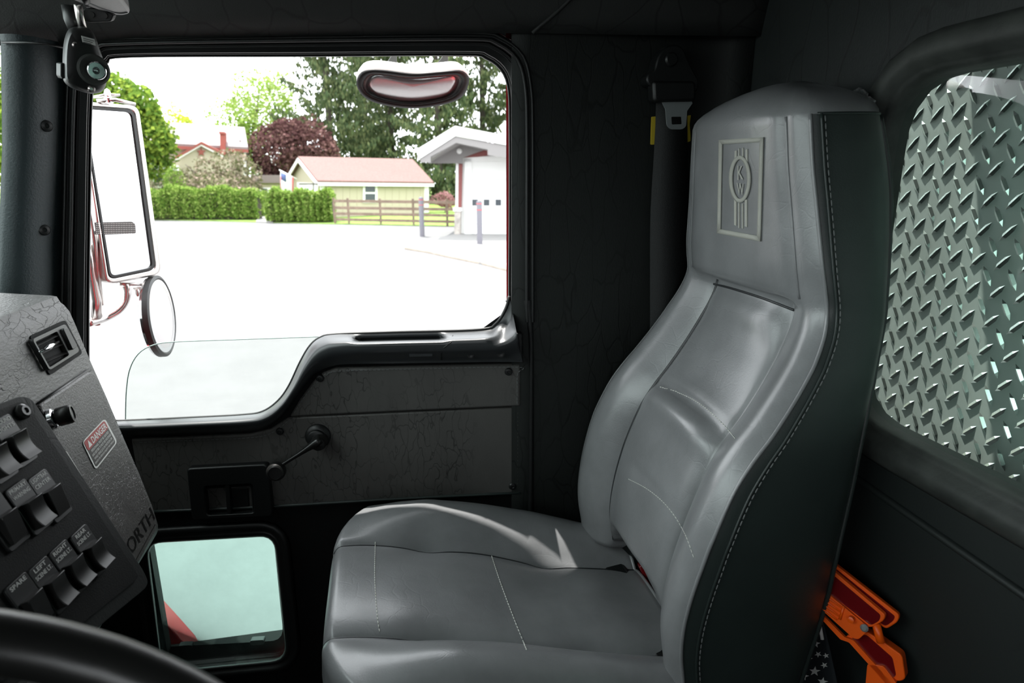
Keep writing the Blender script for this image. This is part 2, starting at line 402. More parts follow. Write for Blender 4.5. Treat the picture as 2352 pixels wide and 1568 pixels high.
# ================================================================== the cab shell
Zc = CAM.z
DK = -.13
D = PL(at_y(700, 700, 1.33), (DK, -1, 0))             # inner face of the passenger door
def door_pt(x, z, off=0.0):
    p0 = D.p; y = p0.y + (x - p0.x) * DK
    return V((x, y, Zc + z)) + D.n * off
XB = .735                                             # rear wall of the cab
FLOOR = -1.20
def sbox(name, x0, x1, y0, y1, z0, z1, m, **k):
    o = box(name, ((x0 + x1) / 2, (y0 + y1) / 2, Zc + (z0 + z1) / 2), (x1 - x0, y1 - y0, z1 - z0), m, k.pop('parent', None))
    return o
S = lambda o, label=None: tag(o, label, kind='structure')
S(sbox('floor', -1.0, XB + .03, -.75, 1.55, FLOOR - .05, FLOOR, M['black_soft']), 'black matted cab floor under the seat')
S(sbox('ceiling', -.62, XB + .17, -.8, 1.02, .46, .50, M['vinyl_head']), 'dark vinyl headliner of the cab, extended rearward to shade the plate')  # rear overhang added to keep direct sun off the tread plate
ZT = D(700, 82).z - Zc
_cp = [D(-60, 104), D(150, 104), D(215, 96), D(290, 88), D(700, 82), D(1080, 78), D(1240, 78)]; _cx = [p.x for p in _cp]; _cz = [p.z - Zc for p in _cp]
# headliner cove between the ceiling and the door top
rows = []
for i in range(25):
    x = -.72 + (XB + .75) * i / 24
    row = []
    for j in range(12):
        t = j / 11; a = door_pt(x, interp(x, _cx, _cz), .012); b = V((x, .98, Zc + .462))
        p = a.lerp(b, t); p += V((0, .045, .05)) * math.sin(math.pi * t) * (.9 + .1 * math.sin(9 * x))
        row.append(p)
    rows.append(row)
cove = S(loft('trim_1', rows, M['vinyl_head'], solid=.012), 'creased dark vinyl cove above the passenger door window')
# outer roof skin closes the cove
S(sbox('trim_2', -.66, XB + .04, .9, 1.30, .47, .50, M['bounce_white']), 'cab roof edge above the door, made white to avoid red bounce')
rows = [[door_pt(x, ZT - .02, -.075), door_pt(x, .42, -.06), V((x, 1.25, Zc + .475)), V((x, 1.0, Zc + .475))] for x in [-.74, -.3, .3, XB + .04]]
S(loft('trim_3', rows, M['bounce_white'], smooth=False), 'cab side skin above the door, made white to avoid red bounce')
# driver side wall, its window opening narrowed to cut daylight, front wall with the windshield opening
wl = thing('wall_left', (0, -.78, Zc + FLOOR), 'driver side wall of the cab with its window narrowed to cut daylight', kind='structure')
for (x0, x1, z0, z1) in ((-1.0, XB, FLOOR, -.35), (-1.0, XB, .25, .50), (-1.0, -.62, -.35, .25), (-.05, XB, -.35, .25)):
    sbox('side_panel', x0, x1, -.80, -.76, z0, z1, M['vinyl_wall'], parent=wl)
wf = thing('wall_front', (-1.0, .3, Zc + FLOOR), 'front wall of the cab around the windshield', kind='structure')
for (y0, y1, z0, z1) in ((-.8, 1.62, FLOOR, -.28), (-.8, -.76, -.28, .0)):
    sbox('front_panel', -1.04, -1.0, y0, y1, z0, z1, M['vinyl_wall'], parent=wf)
ws = thing('window_1', (-.99, .3, Zc - .28), 'green tinted windshield at the left edge', kind='structure')
prism('pane', [V((-1.0, -.74, Zc - .28)), V((-1.0, 1.42, Zc - .28)), V((-.64, 1.34, Zc + .45)), V((-.64, -.74, Zc + .45))], V((.004, 0, .003)), M['glass_ws'], ws, smooth=False)
sbox('leak_block_panel', -1.04, -.56, 1.43, 1.46, FLOOR, -.58, M['vinyl_wall'], parent=wf)  # unseen panel added to stop light leaking in below the dash
sbox('header', -.68, -.60, -.8, 1.20, .43, .50, M['vinyl_head'], parent=wf)

# rear wall with the rounded window opening
def wb(y, z, x=XB): return V((x, y, Zc + z))
_t1, _t2, _b1, _b2 = [at_x(x, y, XB + .014) for x, y in ((2199, 168), (2352, 140), (2037, 971), (2352, 1128))]
_zt, _zb = (_t1.z + _t2.z) / 2 - Zc, (_b1.z + _b2.z) / 2 - Zc
_yl = at_x(2020, 600, XB + .014).y
RWIN = rpoly([(_yl, _zt), (_yl, _zb), (-.15, _zb), (-.15, _zt)], .085, 8)
RWIN = resample(RWIN + [RWIN[0]], 96, True)
def rect_at(c, d, x0, x1, y0, y1):
    t = 1e9
    if d.x > 1e-9: t = min(t, (x1 - c.x) / d.x)
    if d.x < -1e-9: t = min(t, (x0 - c.x) / d.x)
    if d.y > 1e-9: t = min(t, (y1 - c.y) / d.y)
    if d.y < -1e-9: t = min(t, (y0 - c.y) / d.y)
    return c + d * t
cc = V((.38, -.12))
def offset_loop(loop, d):
    n = len(loop); out = []
    for i in range(n):
        t = (loop[(i + 1) % n] - loop[i - 1]).normalized(); out.append(loop[i] + V((t.y, -t.x)) * d)
    return out
o1 = offset_loop(RWIN, .03)
sgn = 1 if (o1[0] - cc).length > (RWIN[0] - cc).length else -1
outer = [rect_at(cc, (p - cc).normalized(), -.8, 1.40, FLOOR, .48) for p in RWIN]
lp = lambda L, x: [wb(p.x, p.y, x) for p in L]
wall_back = S(loft('wall_back', [lp(outer, XB), lp(offset_loop(RWIN, sgn * .055), XB), lp(offset_loop(RWIN, sgn * .03), XB), lp(offset_loop(RWIN, sgn * .03), XB + .035), lp(outer, XB + .035)], M['vinyl_back'], closed_u=True, smooth=False), 'charcoal vinyl rear wall of the cab around the back window')
# fold line of the wall padding
tube('padding_seam', [wb(1.15, -.47, XB - .001), wb(.85, -.475, XB - .002), wb(.5, -.49, XB - .002), wb(.1, -.49, XB - .001)], .006, M['vinyl_back'], wall_back)
w3 = thing('window_2', (XB, .38, Zc - .39), 'rounded back window in a thick black rubber frame showing tread plate', kind='structure')
prof = [(.052, 0.0), (.054, -.016), (.044, -.026), (.03, -.029), (.018, -.026), (.012, -.014), (.008, -.013), (.002, -.008), (0, .0), (0, .03)]
loft('rubber_frame', [lp(offset_loop(RWIN, sgn * a), XB + b) for a, b in prof], M['rubber_old'], w3, closed_u=True)
mesh('pane', [wb(p.x, p.y, XB + .014) for p in RWIN], [list(range(len(RWIN)))], M['glass_rear'], w3, smooth=False)

# tread plate standing behind the back window
XP = XB + .22
pl8 = thing('tread_plate', (XP, .4, Zc - .75), 'aluminium tread plate with raised bars seen through the back window', 'plate')
sbox('sheet', XP, XP + .012, -.9, 1.6, -.75, .85, M['plate'], parent=pl8)
py_ = abs(at_x(2161, 466, XP).y - at_x(2211, 466, XP).y); pz_ = at_x(2186, 433, XP).z - at_x(2186, 499, XP).z
bl = .29 * math.hypot(py_, pz_); bw, bh = bl * .25, .0028
bv = [(-bl, 0, 0), (-bl * .45, -bw, .0), (bl * .45, -bw, 0), (bl, 0, 0), (bl * .45, bw, 0), (-bl * .45, bw, 0), (-bl * .55, 0, bh), (bl * .55, 0, bh)]
bf = [[0, 1, 6], [1, 2, 7, 6], [2, 3, 7], [3, 4, 7], [4, 5, 6, 7], [5, 0, 6]]
bar_me = bpy.data.meshes.new('tread_bar'); bar_me.from_pydata(bv, [], bf); bar_me.materials.append(M['bar']); bar_me.update()

nb = 0; far_v, far_f = [], []
for i in range(-2, 40):
    for j in range(-2, 30):
        for k in range(2):
            y = 1.175 - (i + .5 * k) * py_; z = .26 - (j + .5 * k) * pz_ + .05 * (1.175 - y) * .25
            p = V((XP, y, Zc + z)); d = p - CAM
            c = (d.dot(r_), d.dot(u_), -d.dot(b_)); px = W / 2 + F * c[0] / c[2]; qy = H / 2 - F * c[1] / c[2]
            a = math.radians(48 if k else -58)
            ex = V((0, -math.cos(a), math.sin(a))); ez = V((-1, 0, 0)); ey = ez.cross(ex)   # bar axes: along, across, out of the plate
            seen = c[2] > 0 and 1985 <= px <= 2375 and 120 <= qy <= 1135 and not (px < 2060 and qy > 950)
            if not seen or nb >= 300:
                if -.2 < y < 1.1 and -.5 < z < .25:
                    b0 = len(far_v); far_v += [p + ex * q[0] + ey * q[1] + ez * q[2] for q in bv]; far_f += [[b0 + t for t in f] for f in bf]
                continue
            o = bpy.data.objects.new('tread_bar', bar_me); COL.objects.link(o)
            o.matrix_world = Matrix(((ex.x, ey.x, ez.x, p.x), (ex.y, ey.y, ez.y, p.y), (ex.z, ey.z, ez.z, p.z), (0, 0, 0, 1)))
            o.parent = pl8; o.matrix_parent_inverse = Matrix.Translation(-pl8.location); nb += 1

mesh('tread_pattern', far_v, far_f, M['bar'], pl8, smooth=False, kind='stuff')
# ------------------------------------------------------------------ side wall behind the door
wr = thing('wall_right', door_pt(.55, FLOOR), 'dark vinyl side wall between the door and the rear corner', kind='structure')
xr0 = D(1222, 700).x; yw = D(1222, 700).y; WW = PL((xr0, yw, Zc), (0, -1, 0))
rows = []
for i in range(14):
    t = i / 13; x = xr0 - .045 + (XB - xr0 + .045) * t
    bow = .02 * math.sin(math.pi * t)
    rows.append([V((x, yw, Zc + z)) - V((0, .004 + bow * .5 + (.05 * sstep(.86, 1, t)), 0)) for z in [FLOOR, -.6, -.3, 0, .2, .30, .37, .45]])
wp = loft('vinyl_panel', rows, M['vinyl_wall'], wr, solid=.006)
rows = [[V((x, yw + .075, Zc + z)) for z in (FLOOR, .49)] for x in (xr0 - .04, XB + .04)]
loft('outer_skin', rows, M['truck_red'], wr, smooth=False)
tube('corner_welt', [WW(1722, 0, .03), WW(1724, 120, .032), WW(1722, 260, .032), WW(1720, 420, .032)], .004, M['vinyl_wall'], wr)
tube('cove_welt', drape([(1222, 74), (1240, 58), (1262, 40), (1284, 20), (1305, 0), (1330, -25)], bvh_of(cove), .007), .0035, M['vinyl_head'], wr)
# windshield pillar
rows = []
PIL = [((2, 80), (148, 100)), ((6, 100), (150, 120)), ((8, 230), (152, 240)), ((9, 340), (149, 350)), ((4, 470), (143, 470)), ((0, 560), (138, 560)), ((-6, 690), (138, 680)), ((-14, 900), (138, 900)), ((-14, 1568), (138, 1568))]
for a, b in PIL:
    A, B = at_y(a[0], a[1], 1.315), D(b[0], b[1], .004)
    row = [A + V((-.02, .07, 0)), A + V((-.008, .02, 0))]
    for j in range(9):
        t = j / 8; p = A.lerp(B, t) + V((.006, -.035, 0)) * math.sin(math.pi * min(1, t * .9 + .08)) ; row.append(p)
    row.append(B + V((0, .03, 0))); rows.append(row)
pillar = S(loft('trim_4', rows, M['vinyl_pillar']), 'blue green vinyl covered windshield pillar with two black screws')
pb = bvh_of(pillar)
for px in ((105, 289), (100, 528)):
    p = drape([px], pb, 0)[0]; d = (CAM - p).normalized()
    o = lathe('screw', p - d * .002, d + V((.3, 0, 0)), [(.0105, 0), (.0105, .003), (.0085, .0065), (.004, .008), (.003, .006), (.001, .006)], M['black'], pillar, n=16)
# seam where the headliner meets the pillar
tube('pillar_welt', [at_y(5, 97, 1.30), at_y(60, 98, 1.27), at_y(110, 101, 1.275), at_y(150, 110, 1.29)], .002, M['black'], pillar)

# ================================================================== passenger door
door = thing('door_1', door_pt(0, -1.1), 'passenger door with open window, vinyl panels, crank and small lower window', kind='structure')
door['category'] = 'door'
OPEN = [(205, 985), (205, 850), (205, 720), (208, 480), (212, 240), (222, 175), (248, 145), (300, 132), (700, 130), (1060, 128), (1110, 134), (1148, 160), (1166, 205), (1169, 300), (1169, 500), (1168, 680), (1172, 740)]
OUT = [(138, 985), (138, 850), (138, 700), (143, 480), (150, 220), (160, 140), (200, 95), (290, 86), (700, 77), (1080, 73), (1150, 82), (1205, 125), (1224, 200), (1228, 300), (1228, 500), (1228, 680), (1228, 740)]
def pairline(A, B, n):
    """resample two paired polylines with the same parameter"""
    P = [V((a[0], a[1], b[0], b[1])) for a, b in zip(A, B)]
    R = crv(P, n); return [(p[0], p[1]) for p in R], [(p[2], p[3]) for p in R]
inn, out_ = pairline(OPEN, OUT, 140)
# weatherstrip / frame profile: fraction from opening to outside, offset towards the cab
def frame_part(name, prof, m):
    rows = []
    for f, off in prof:
        rows.append([D(a[0] + (b[0] - a[0]) * f, a[1] + (b[1] - a[1]) * f, off) for a, b in zip(inn, out_)])
    return loft(name, rows, m, door)
frame_part('glass_channel', [(-.02, -.065), (0.0, -.055), (.0, -.03), (.03, -.025), (.05, -.03), (.09, -.03), (.11, -.016), (.16, -.014), (.18, -.018)], M['rubber'])
frame_part('window_frame', [(.16, -.02), (.18, -.004), (.2, 0), (.42, .0), (.44, .003), (.46, .0), (.5, .0), (.52, .004), (.55, .004), (.57, -.002), (.62, -.002)], M['black'])
frame_part('weatherstrip', [(.58, -.01), (.6, .008), (.66, .016), (.74, .017), (.80, .010), (.83, .006), (.88, .014), (.95, .016), (1.0, .010), (1.03, -.01)], M['rubber'])
frame_part('outer_frame', [(-.02, -.065), (.5, -.075), (1.05, -.07)], M['truck_red'])
# rear edge of the door below the window
lowA = [(1172, 690), (1200, 790), (1200, 1000), (1198, 1140), (1198, 1400), (1198, 1700)]
lowB = [(1228, 690), (1228, 790), (1228, 1000), (1228, 1140), (1228, 1400), (1228, 1700)]
a_, b2 = pairline(lowA, lowB, 40)
loft('rear_weatherstrip', [[D(a[0] + (b[0] - a[0]) * f, a[1] + (b[1] - a[1]) * f, off) for a, b in zip(a_, b2)] for f, off in [(-.2, 0), (.05, .002), (.2, .004), (.25, -.004), (.45, -.004), (.5, .01), (.7, .017), (.85, .014), (1.02, .004), (1.05, -.02)]], M['rubber'], door)

# lower slab with the hole for the low window
LOWW = rpoly([(337, 1246), (630, 1229), (660, 1512), (374, 1541)], 34, 6); LOWW = resample([V(p) for p in LOWW] + [V(LOWW[0])], 96, True)
c0 = V((505, 1385))
BELT_U = [(205, 968), (300, 966), (430, 960), (560, 953), (605, 945), (640, 920), (665, 885), (690, 832), (712, 795), (735, 776), (770, 768), (900, 763), (1100, 757), (1140, 742), (1162, 708), (1170, 680)]
beltu = crv(BELT_U, 120)
bound = [V(p) for p in ((205, 975),)] + [V((p.x, p.y + 6)) for p in beltu] + [V((1215, 680)), V((1215, 1000)), V((1215, 1750)), V((700, 1790)), V((138, 1790)), V((138, 1000))]
def poly_hit(c, d, poly):
    best = None
    for i in range(len(poly)):
        a, b = poly[i], poly[(i + 1) % len(poly)]; e = b - a; den = d.x * e.y - d.y * e.x
        if abs(den) < 1e-9: continue
        t = ((a.x - c.x) * e.y - (a.y - c.y) * e.x) / den; s = ((a.x - c.x) * d.y - (a.y - c.y) * d.x) / den
        if t > 0 and -1e-6 <= s <= 1 + 1e-6 and (best is None or t > best): best = t
    return c + d * best
angs = [2 * math.pi * k / 240 for k in range(240)]
inner_l = [poly_hit(c0, V((math.cos(a), math.sin(a))), LOWW) for a in angs]
outer_l = [poly_hit(c0, V((math.cos(a), math.sin(a))), bound) for a in angs]
slab = loft('lower_skin', [[D(p.x, p.y, -.045) for p in inner_l], [D(p.x, p.y, 0.0) for p in inner_l], [D(p.x, p.y, 0.0) for p in outer_l], [D(p.x, p.y, -.05) for p in outer_l]], M['black_soft'], door, closed_u=True, smooth=False)
loft('outer_skin', [[D(p.x, p.y, -.05) for p in inner_l], [D(p.x, p.y, -.062) for p in outer_l]], M['truck_red'], door, closed_u=True, smooth=False)
# low window: rubber frame, two panes, clips
lw = LOWW; lwc = c0
def scale_loop(L, k): return [c0 + (p - c0) * k for p in L]
def add_loop(L, d):
    n = len(L); o = []
    for i in range(n):
        t = (L[(i + 1) % n] - L[i - 1]).normalized(); q = V((t.y, -t.x)); q = q if q.dot(L[i] - c0) > 0 else -q; o.append(L[i] + q * d)
    return o
lf = loft('low_window_frame', [[D(p.x, p.y, off) for p in add_loop(lw, d)] for d, off in [(34, 0.0), (33, .012), (26, .018), (17, .017), (12, .010), (9, .012), (4, .012), (1, .006), (-1, -.01), (-2, -.05)]], M['rubber'], door, closed_u=True)
mesh('inner_pane', [D(p.x, p.y, -.006) for p in lw], [list(range(len(lw)))], M['glass_green'], lf, smooth=False)
# outer frame lip seen through the glass
lip = rpoly([(340, 1246), (628, 1230), (652, 1470), (368, 1486)], 30, 6); lip = resample(lip + [lip[0]], 96, True)
loft('outer_lip', [[D(p.x, p.y, off) for p in L] for L, off in ((add_loop(lw, 6), -.07), (lip, -.072))], M['vinyl_back'], lf, closed_u=True, smooth=False)
for (x, y) in ((424, 1488), (590, 1476)):
    pp('clip', D, rpoly([(x - 16, y - 5), (x + 16, y - 7), (x + 16, y + 4), (x - 16, y + 6)], 4, 3), -.055, .014, M['black'], lf)
# lowered door glass
GL = rpoly([(288, 962), (291, 885), (300, 835), (330, 798), (372, 786), (560, 780), (742, 773)], 8, 2)
gpts = crv([(288, 975), (290, 900), (298, 848), (318, 812), (350, 793), (400, 785), (560, 779), (760, 772)], 60)
glass_poly = [(p.x, p.y) for p in gpts] + [(760, 1000), (288, 1000)]
pg = [D(x, y, -.030) for x, y in glass_poly]
pane = mesh('window_glass', pg, [list(range(len(pg)))], M['glass_clear'], door, smooth=False)
tube('glass_edge', [D(p.x, p.y, -.030) for p in gpts], .0012, M['glass_edge'], pane, n=6)
# rounded belt trim with armrest ledge and grip slot
BELT_L = [(205, 1004), (300, 1001), (430, 996), (570, 990), (618, 978), (655, 948), (688, 902), (715, 868), (738, 850), (765, 840), (800, 836), (930, 834), (1120, 831), (1160, 831), (1195, 831), (1200, 831)]
bu, blw = pairline(BELT_U, BELT_L, 150)
MB = 17; rows = []
for j in range(MB):
    t = j / (MB - 1); row = []
    for a, b in zip(bu, blw):
        px = a[0] + (b[0] - a[0]) * t; py = a[1] + (b[1] - a[1]) * t
        arm = sstep(700, 860, px)
        base = .040 * math.sin(math.pi * min(1, t * .97 + .02)) ** .7
        ledge = .060 * sstep(0, .34, t) * (1 - sstep(.55, 1.0, t) * .55) if arm > 0 else 0
        off = base * (1 - arm) + ledge * arm
        q = sstep(800, 835, px) * (1 - sstep(1005, 1035, px)) * sstep(.10, .17, t) * (1 - sstep(.25, .33, t))
        off -= .045 * q
        off *= 1 - .85 * sstep(1120, 1168, px) * (1 - sstep(.2, .6, t))
        row.append(D(px, py, .002 + off))
    rows.append(row)
belt = loft('belt_trim', rows, M['belt'], door)
beltb = bvh_of(belt)
tube('belt_rubber', [D(p.x, p.y, .0015) for p in beltu], .0035, M['rubber'], door)
tube('armrest_joint', drape([(1040, 770), (1036, 786), (1020, 798), (1014, 812), (1014, 826)], beltb, .0), .0014, M['black'], belt, n=6)
for px, r in (((1081, 815), .0075), ((1150, 812), .009)):
    p = drape([px], beltb, 0)[0]; lathe('plug', p, D.n, [(r, -.002), (r, .0008), (r * .7, .0012), (r * .4, .0002)], M['black'], belt, n=16)
pp('rear_cap', D, rpoly([(1172, 765), (1200, 765), (1200, 830), (1172, 830)], 6, 3), .03, .03, M['black'], belt, bevel=.004)
p = D(1184, 738, .004); lathe('screw', p, D.n, [(.006, -.002), (.006, .002), (.003, .003), (.002, .001)], M['steel'], door, n=12)
# upholstered panels
lowe = crv([(330, 1176), (480, 1170), (630, 1163), (900, 1147), (1196, 1132)], 12)
panel_low = [(300, 1008), (430, 1003), (572, 997), (622, 985), (660, 960), (690, 957), (940, 946), (1196, 935)] + [(p.x, p.y) for p in reversed(lowe)]
panel_up = [(664, 958), (690, 915), (720, 875), (742, 856), (770, 846), (930, 841), (1196, 836), (1196, 934), (940, 945), (690, 957)]
pl_o = pp('lower_pad', D, panel_low, .010, .012, M['vinyl_door'], door, bevel=.004)
pu_o = pp('upper_pad', D, panel_up, .014, .016, M['vinyl_door'], door, bevel=.005)
stitches('pad_stitching', [D(x, y, .0112) for x, y in crv([(320, 1016), (430, 1011), (575, 1005), (628, 992), (662, 966)], 60)], .006, .003, .0008, M['thread_dk'], pl_o)
stitches('pad_stitching', [D(x, y, .0152) for x, y in crv([(676, 948), (700, 910), (726, 880), (750, 862), (776, 853), (930, 848), (1186, 843), (1188, 860), (1188, 930)], 90)], .006, .003, .0008, M['thread_dk'], pu_o)
stitches('pad_stitching', [D(x, y, .0112) for x, y in [(1189, 945), (1189, 1040), (1188, 1124)]], .006, .003, .0008, M['thread_dk'], pl_o)
tube('pad_hem', [D(p.x, p.y - 1, .010) for p in lowe], .0035, M['leather_side'], pl_o, n=8)
for i, px in enumerate(((735, 868), (1168, 853), (643, 990), (1177, 1116))):
    off = .015 if i < 2 else .011
    lathe('screw', D(*px, off), D.n, [(.0085, -.003), (.0085, .0015), (.0065, .004), (.0035, .0045), (.0025, .003), (.0005, .003)], M['black'], door, n=16)
# inner latch cup
cup = thing('door_latch', D(527, 1185, .02)); adopt(cup, None); cup.parent = door; cup.matrix_parent_inverse = Matrix.Translation(-door.location)
def sub(o): o.parent = cup; o.matrix_parent_inverse = Matrix.Translation(-cup.location); return o
lo, li = rpoly([(428, 1076), (614, 1066), (627, 1184), (440, 1193)], 9, 4), rpoly([(469, 1118), (579, 1112), (583, 1178), (476, 1184)], 8, 4)
sub(ringp('latch_plate', D, lo, li, .026, .026, M['black'], None, bevel=.003))
lb = rpoly([(474, 1124), (575, 1118), (578, 1174), (480, 1180)], 6, 4)
sub(loft('latch_cup', [[D(*p, .024) for p in li], [D(*p, .003) for p in lb], [D(*(V((526, 1149)) + (V(p) - V((526, 1149))) * .02), .0025) for p in lb]], M['black_soft'], None, closed_u=True, auto=40))
sub(pp('latch_bar', D, rpoly([(516, 1114), (526, 1113), (531, 1180), (521, 1181)], 2, 2), .024, .012, M['black'], None, bevel=.002))
sub(pp('latch_lever', D, rpoly([(528, 1122), (570, 1119), (573, 1165), (532, 1170)], 5, 3), .012, .006, M['rubber'], None, bevel=.002))
# window crank
ck = thing('window_crank', D(735, 1005, .01)); ck.parent = door; ck.matrix_parent_inverse = Matrix.Translation(-door.location)
def sub2(o): o.parent = ck; o.matrix_parent_inverse = Matrix.Translation(-ck.location); return o
sub2(lathe('escutcheon', D(731, 1000, .010), D.n, [(.027, 0), (.027, .006), (.024, .010), (.019, .012), (.019, .020), (.016, .022)], M['black'], None, n=28))
A, B = D(738, 1008, .040), D(641, 1071, .052)
path = [A.lerp(B, t) + D.n * (.004 * math.sin(math.pi * t)) for t in [i / 12 for i in range(13)]]
sub2(tube('crank_arm', path, [.0165, .0165, .015, .0125, .0105, .009, .008, .0073, .007, .0068, .0066, .0066, .0064], M['rocker'], None, n=14, flat=.62))
sub2(lathe('crank_hub', D(737, 1007, .018), D.n, [(.0165, 0), (.0165, .024), (.014, .031), (.008, .032), (.0045, .033), (.004, .031)], M['rocker'], None, n=22))
K = D(637, 1078, .050); kd = (D.n * .8 + (CAM - K).normalized() * .3).normalized()
sub2(lathe('crank_knob', K, kd, [(.008, -.004), (.017, 0), (.0195, .004), (.0195, .016), (.017, .022), (.0135, .024), (.013, .0215), (.001, .0215)], M['rocker'], None, n=26))
# embossed maker's rectangle on the armrest
pp('embossed_tag', PL(drape([(965, 813)], beltb, .0005)[0], D.n), rpoly([(940, 809), (993, 808), (993, 818), (940, 819)], 2, 2), .0006, .001, M['belt'], belt)

# ================================================================== passenger seat
YC = .95
seat = thing('passenger_seat', (.2, YC, Zc + FLOOR), 'high-backed grey leather truck seat with an embroidered headrest', 'seat')
NEAR = [(1572, 1620, 0.2394, 0), (1568, 1558, 0.2413, 0), (1564, 1501, 0.2432, 0), (1570, 1441, 0.2442, 0), (1587, 1374, 0.2460, 0), (1612, 1303, 0.2480, 0), (1640, 1232, 0.2480, 0), (1684, 1132, 0.2422, 0), (1729, 1061, 0.2384, 0), (1773, 1003, 0.2356, 0), (1822, 927, 0.2299, 0), (1867, 846, 0.2232, 0), (1892, 775, 0.2128, 0), (1898, 717, 0.2033, 0), (1894, 660, 0.2004, 0), (1888, 608, 0.1957, 0), (1876, 487, 0.1815, 0), (1866, 384, 0.1710, 0), (1860, 262, 0.1610, 0)]
BACK = [(1826, 1640), (1836, 1600), (1850, 1555), (1868, 1500), (1888, 1440), (1908, 1370), (1926, 1290), (1946, 1200), (1964, 1120), (1978, 1050), (1996, 960), (2012, 880), (2026, 800), (2036, 740), (2042, 680), (2046, 620), (2052, 490), (2048, 390), (2028, 262)]
fr3, bk3, ws_ = [], [], []
for (x, y, w, _), (bx, by) in zip(NEAR, BACK):
    p = at_y(x, y, YC - w); q = at_y(bx, by, YC - w + .004)
    fr3.append(V((p.x, p.z))); bk3.append(V((q.x, q.z))); ws_.append(w)
P6 = [V((a.x, a.y, b.x, b.y)) for a, b in zip(fr3, bk3)]
NL = 96
R6 = crv(P6, NL)
tw = [0]
for a, b in zip(fr3, fr3[1:]): tw.append(tw[-1] + (b - a).length)
def vfrac(i): return i / (NL - 1)
cum = [0]
for a, b in zip(R6, R6[1:]): cum.append(cum[-1] + (V((b[0], b[1])) - V((a[0], a[1]))).length)
tot = cum[-1]
lev = []
for i, r in enumerate(R6):
    f = V((r[0], r[1])); b = V((r[2], r[3]))
    a0, a1 = R6[max(0, i - 2)], R6[min(NL - 1, i + 2)]
    t = V((a1[0] - a0[0], a1[1] - a0[1])).normalized(); n = V((-t.y, t.x))
    if n.x > 0: n = -n
    w = interp(cum[i] / tot, [k / tw[-1] for k in tw], ws_)
    lev.append((f, b, n, w))
# level (by front pixel y) where the headrest panel starts
def level_of(py):
    best = min(range(NL), key=lambda i: abs(proj_y(i) - py)); return best
def proj(p):
    d = V(p) - CAM; c = (d.dot(r_), d.dot(u_), -d.dot(b_)); return W / 2 + F * c[0] / c[2], H / 2 - F * c[1] / c[2]
def proj_y(i):
    f = lev[i][0]; return proj(V((f.x, YC - lev[i][3], f.y)))[1]
iN = level_of(705); iP1 = level_of(1050); iP2 = level_of(1303)
ss = [-1, -.985, -.95, -.9, -.85, -.8, -.74, -.68, -.63, -.59, -.565, -.55, -.535, -.5, -.44, -.36, -.27, -.18, -.09]
ss = ss + [0] + [-s for s in reversed(ss)]
def gprof(s, i):
    a = abs(s); h = sstep(iN - 1.2, iN + 1.6, i)           # 0 on the back, 1 on the headrest
    # back: rolled bolster, crease, pillowed centre
    gb = interp(a, [0, .3, .44, .5, .535, .55, .565, .59, .63, .70, .78, .85, .92, .97, 1.0], [-.014, -.0155, -.019, -.022, -.026, -.030, -.025, -.019, -.012, -.001, .008, .012, .011, .006, 0])
    if gb < 0: gb *= interp(i, [0, 30, iN - 8, iN], [1.12, 1.12, .62, .55])
    # pleats of the centre panel
    if a < .55:
        k = 1 - (a / .55) ** 4
        d1, d2 = (i - iP1p(a)), (i - iP2p(a))
        gb += k * (-.012 * math.exp(-(d1 / 1.0) ** 2) + .015 * math.exp(-((d1 + 3.6) / 2.6) ** 2) - .006 * math.exp(-((d1 - 5) / 4) ** 2))
        gb += k * (-.0022 * math.exp(-(d2 / 1.0) ** 2))
        gb += k * .014 * math.exp(-((i - iN + 4.5) / 3.6) ** 2)
    # wings fade in above
    gh = interp(a, [0, .4, .65, .74, .79, .80, .82, .86, .92, .97, 1.0], [.026, .025, .0225, .019, .0145, .0125, .013, .0135, .010, .005, 0])
    return gb * (1 - h) + gh * h
def iP1p(a): return iP1 + 1.0 - 1.2 * (a / .55) ** 2
def iP2p(a): return iP2 + 2.5 - 2.5 * (a / .55) ** 2
def v0(s):
    a = abs(s); return 9.0 * (1 - sstep(.30, .66, a)) + 1.5
rows = []
def fpt(s, i):
    ii = i; f, b, n, w = lev[ii]; under = 0
    m = v0(s)
    if i < m:
        i2 = int(round(m)); f, b, n, w = lev[i2]; under = (m - i)
        return V((f.x, YC + s * w, f.y)) + V((n.x, 0, n.y)) * (gprof(s, i2) - min(.10, under * .013)) - V((0, 0, min(.012, under * .0035)))
    return V((f.x, YC + s * w, f.y)) + V((n.x, 0, n.y)) * gprof(s, i)
def section(i, zadd=0, ky=1.0, ff=0.0, kb=0.0, gk=1.0):
    f, b, n, w = lev[i]; row = []
    for s in ss:
        p = fpt(s, i)
        row.append(V((p.x, YC + (p.y - YC) * ky, p.z)))
    F0, B0 = V((f.x, 0, f.y)), V((b.x, 0, b.y))
    def side(sg, rev):
        q = []
        for t in (.06, .14, .28, .45, .62, .78, .9, .97, 1.0):
            bul = .010 * math.sin(math.pi * t) + .004 * (1 if .05 < t < .9 else 0)
            p = F0.lerp(B0, t); p.y = YC + sg * (w + bul - .012 * max(0, t - .9) / .1) * ky; q.append(p)
        return q[::-1] if rev else q
    bk = []
    for k in range(1, 12):
        s = 1 - 2 * k / 12; p = B0.copy(); p.y = YC + s * (w - .012) * ky; p.x += .018 * (1 - s * s); bk.append(p)
    full = row + side(1, False) + bk + side(-1, True)
    return full
secs = [section(i) for i in range(NL)]
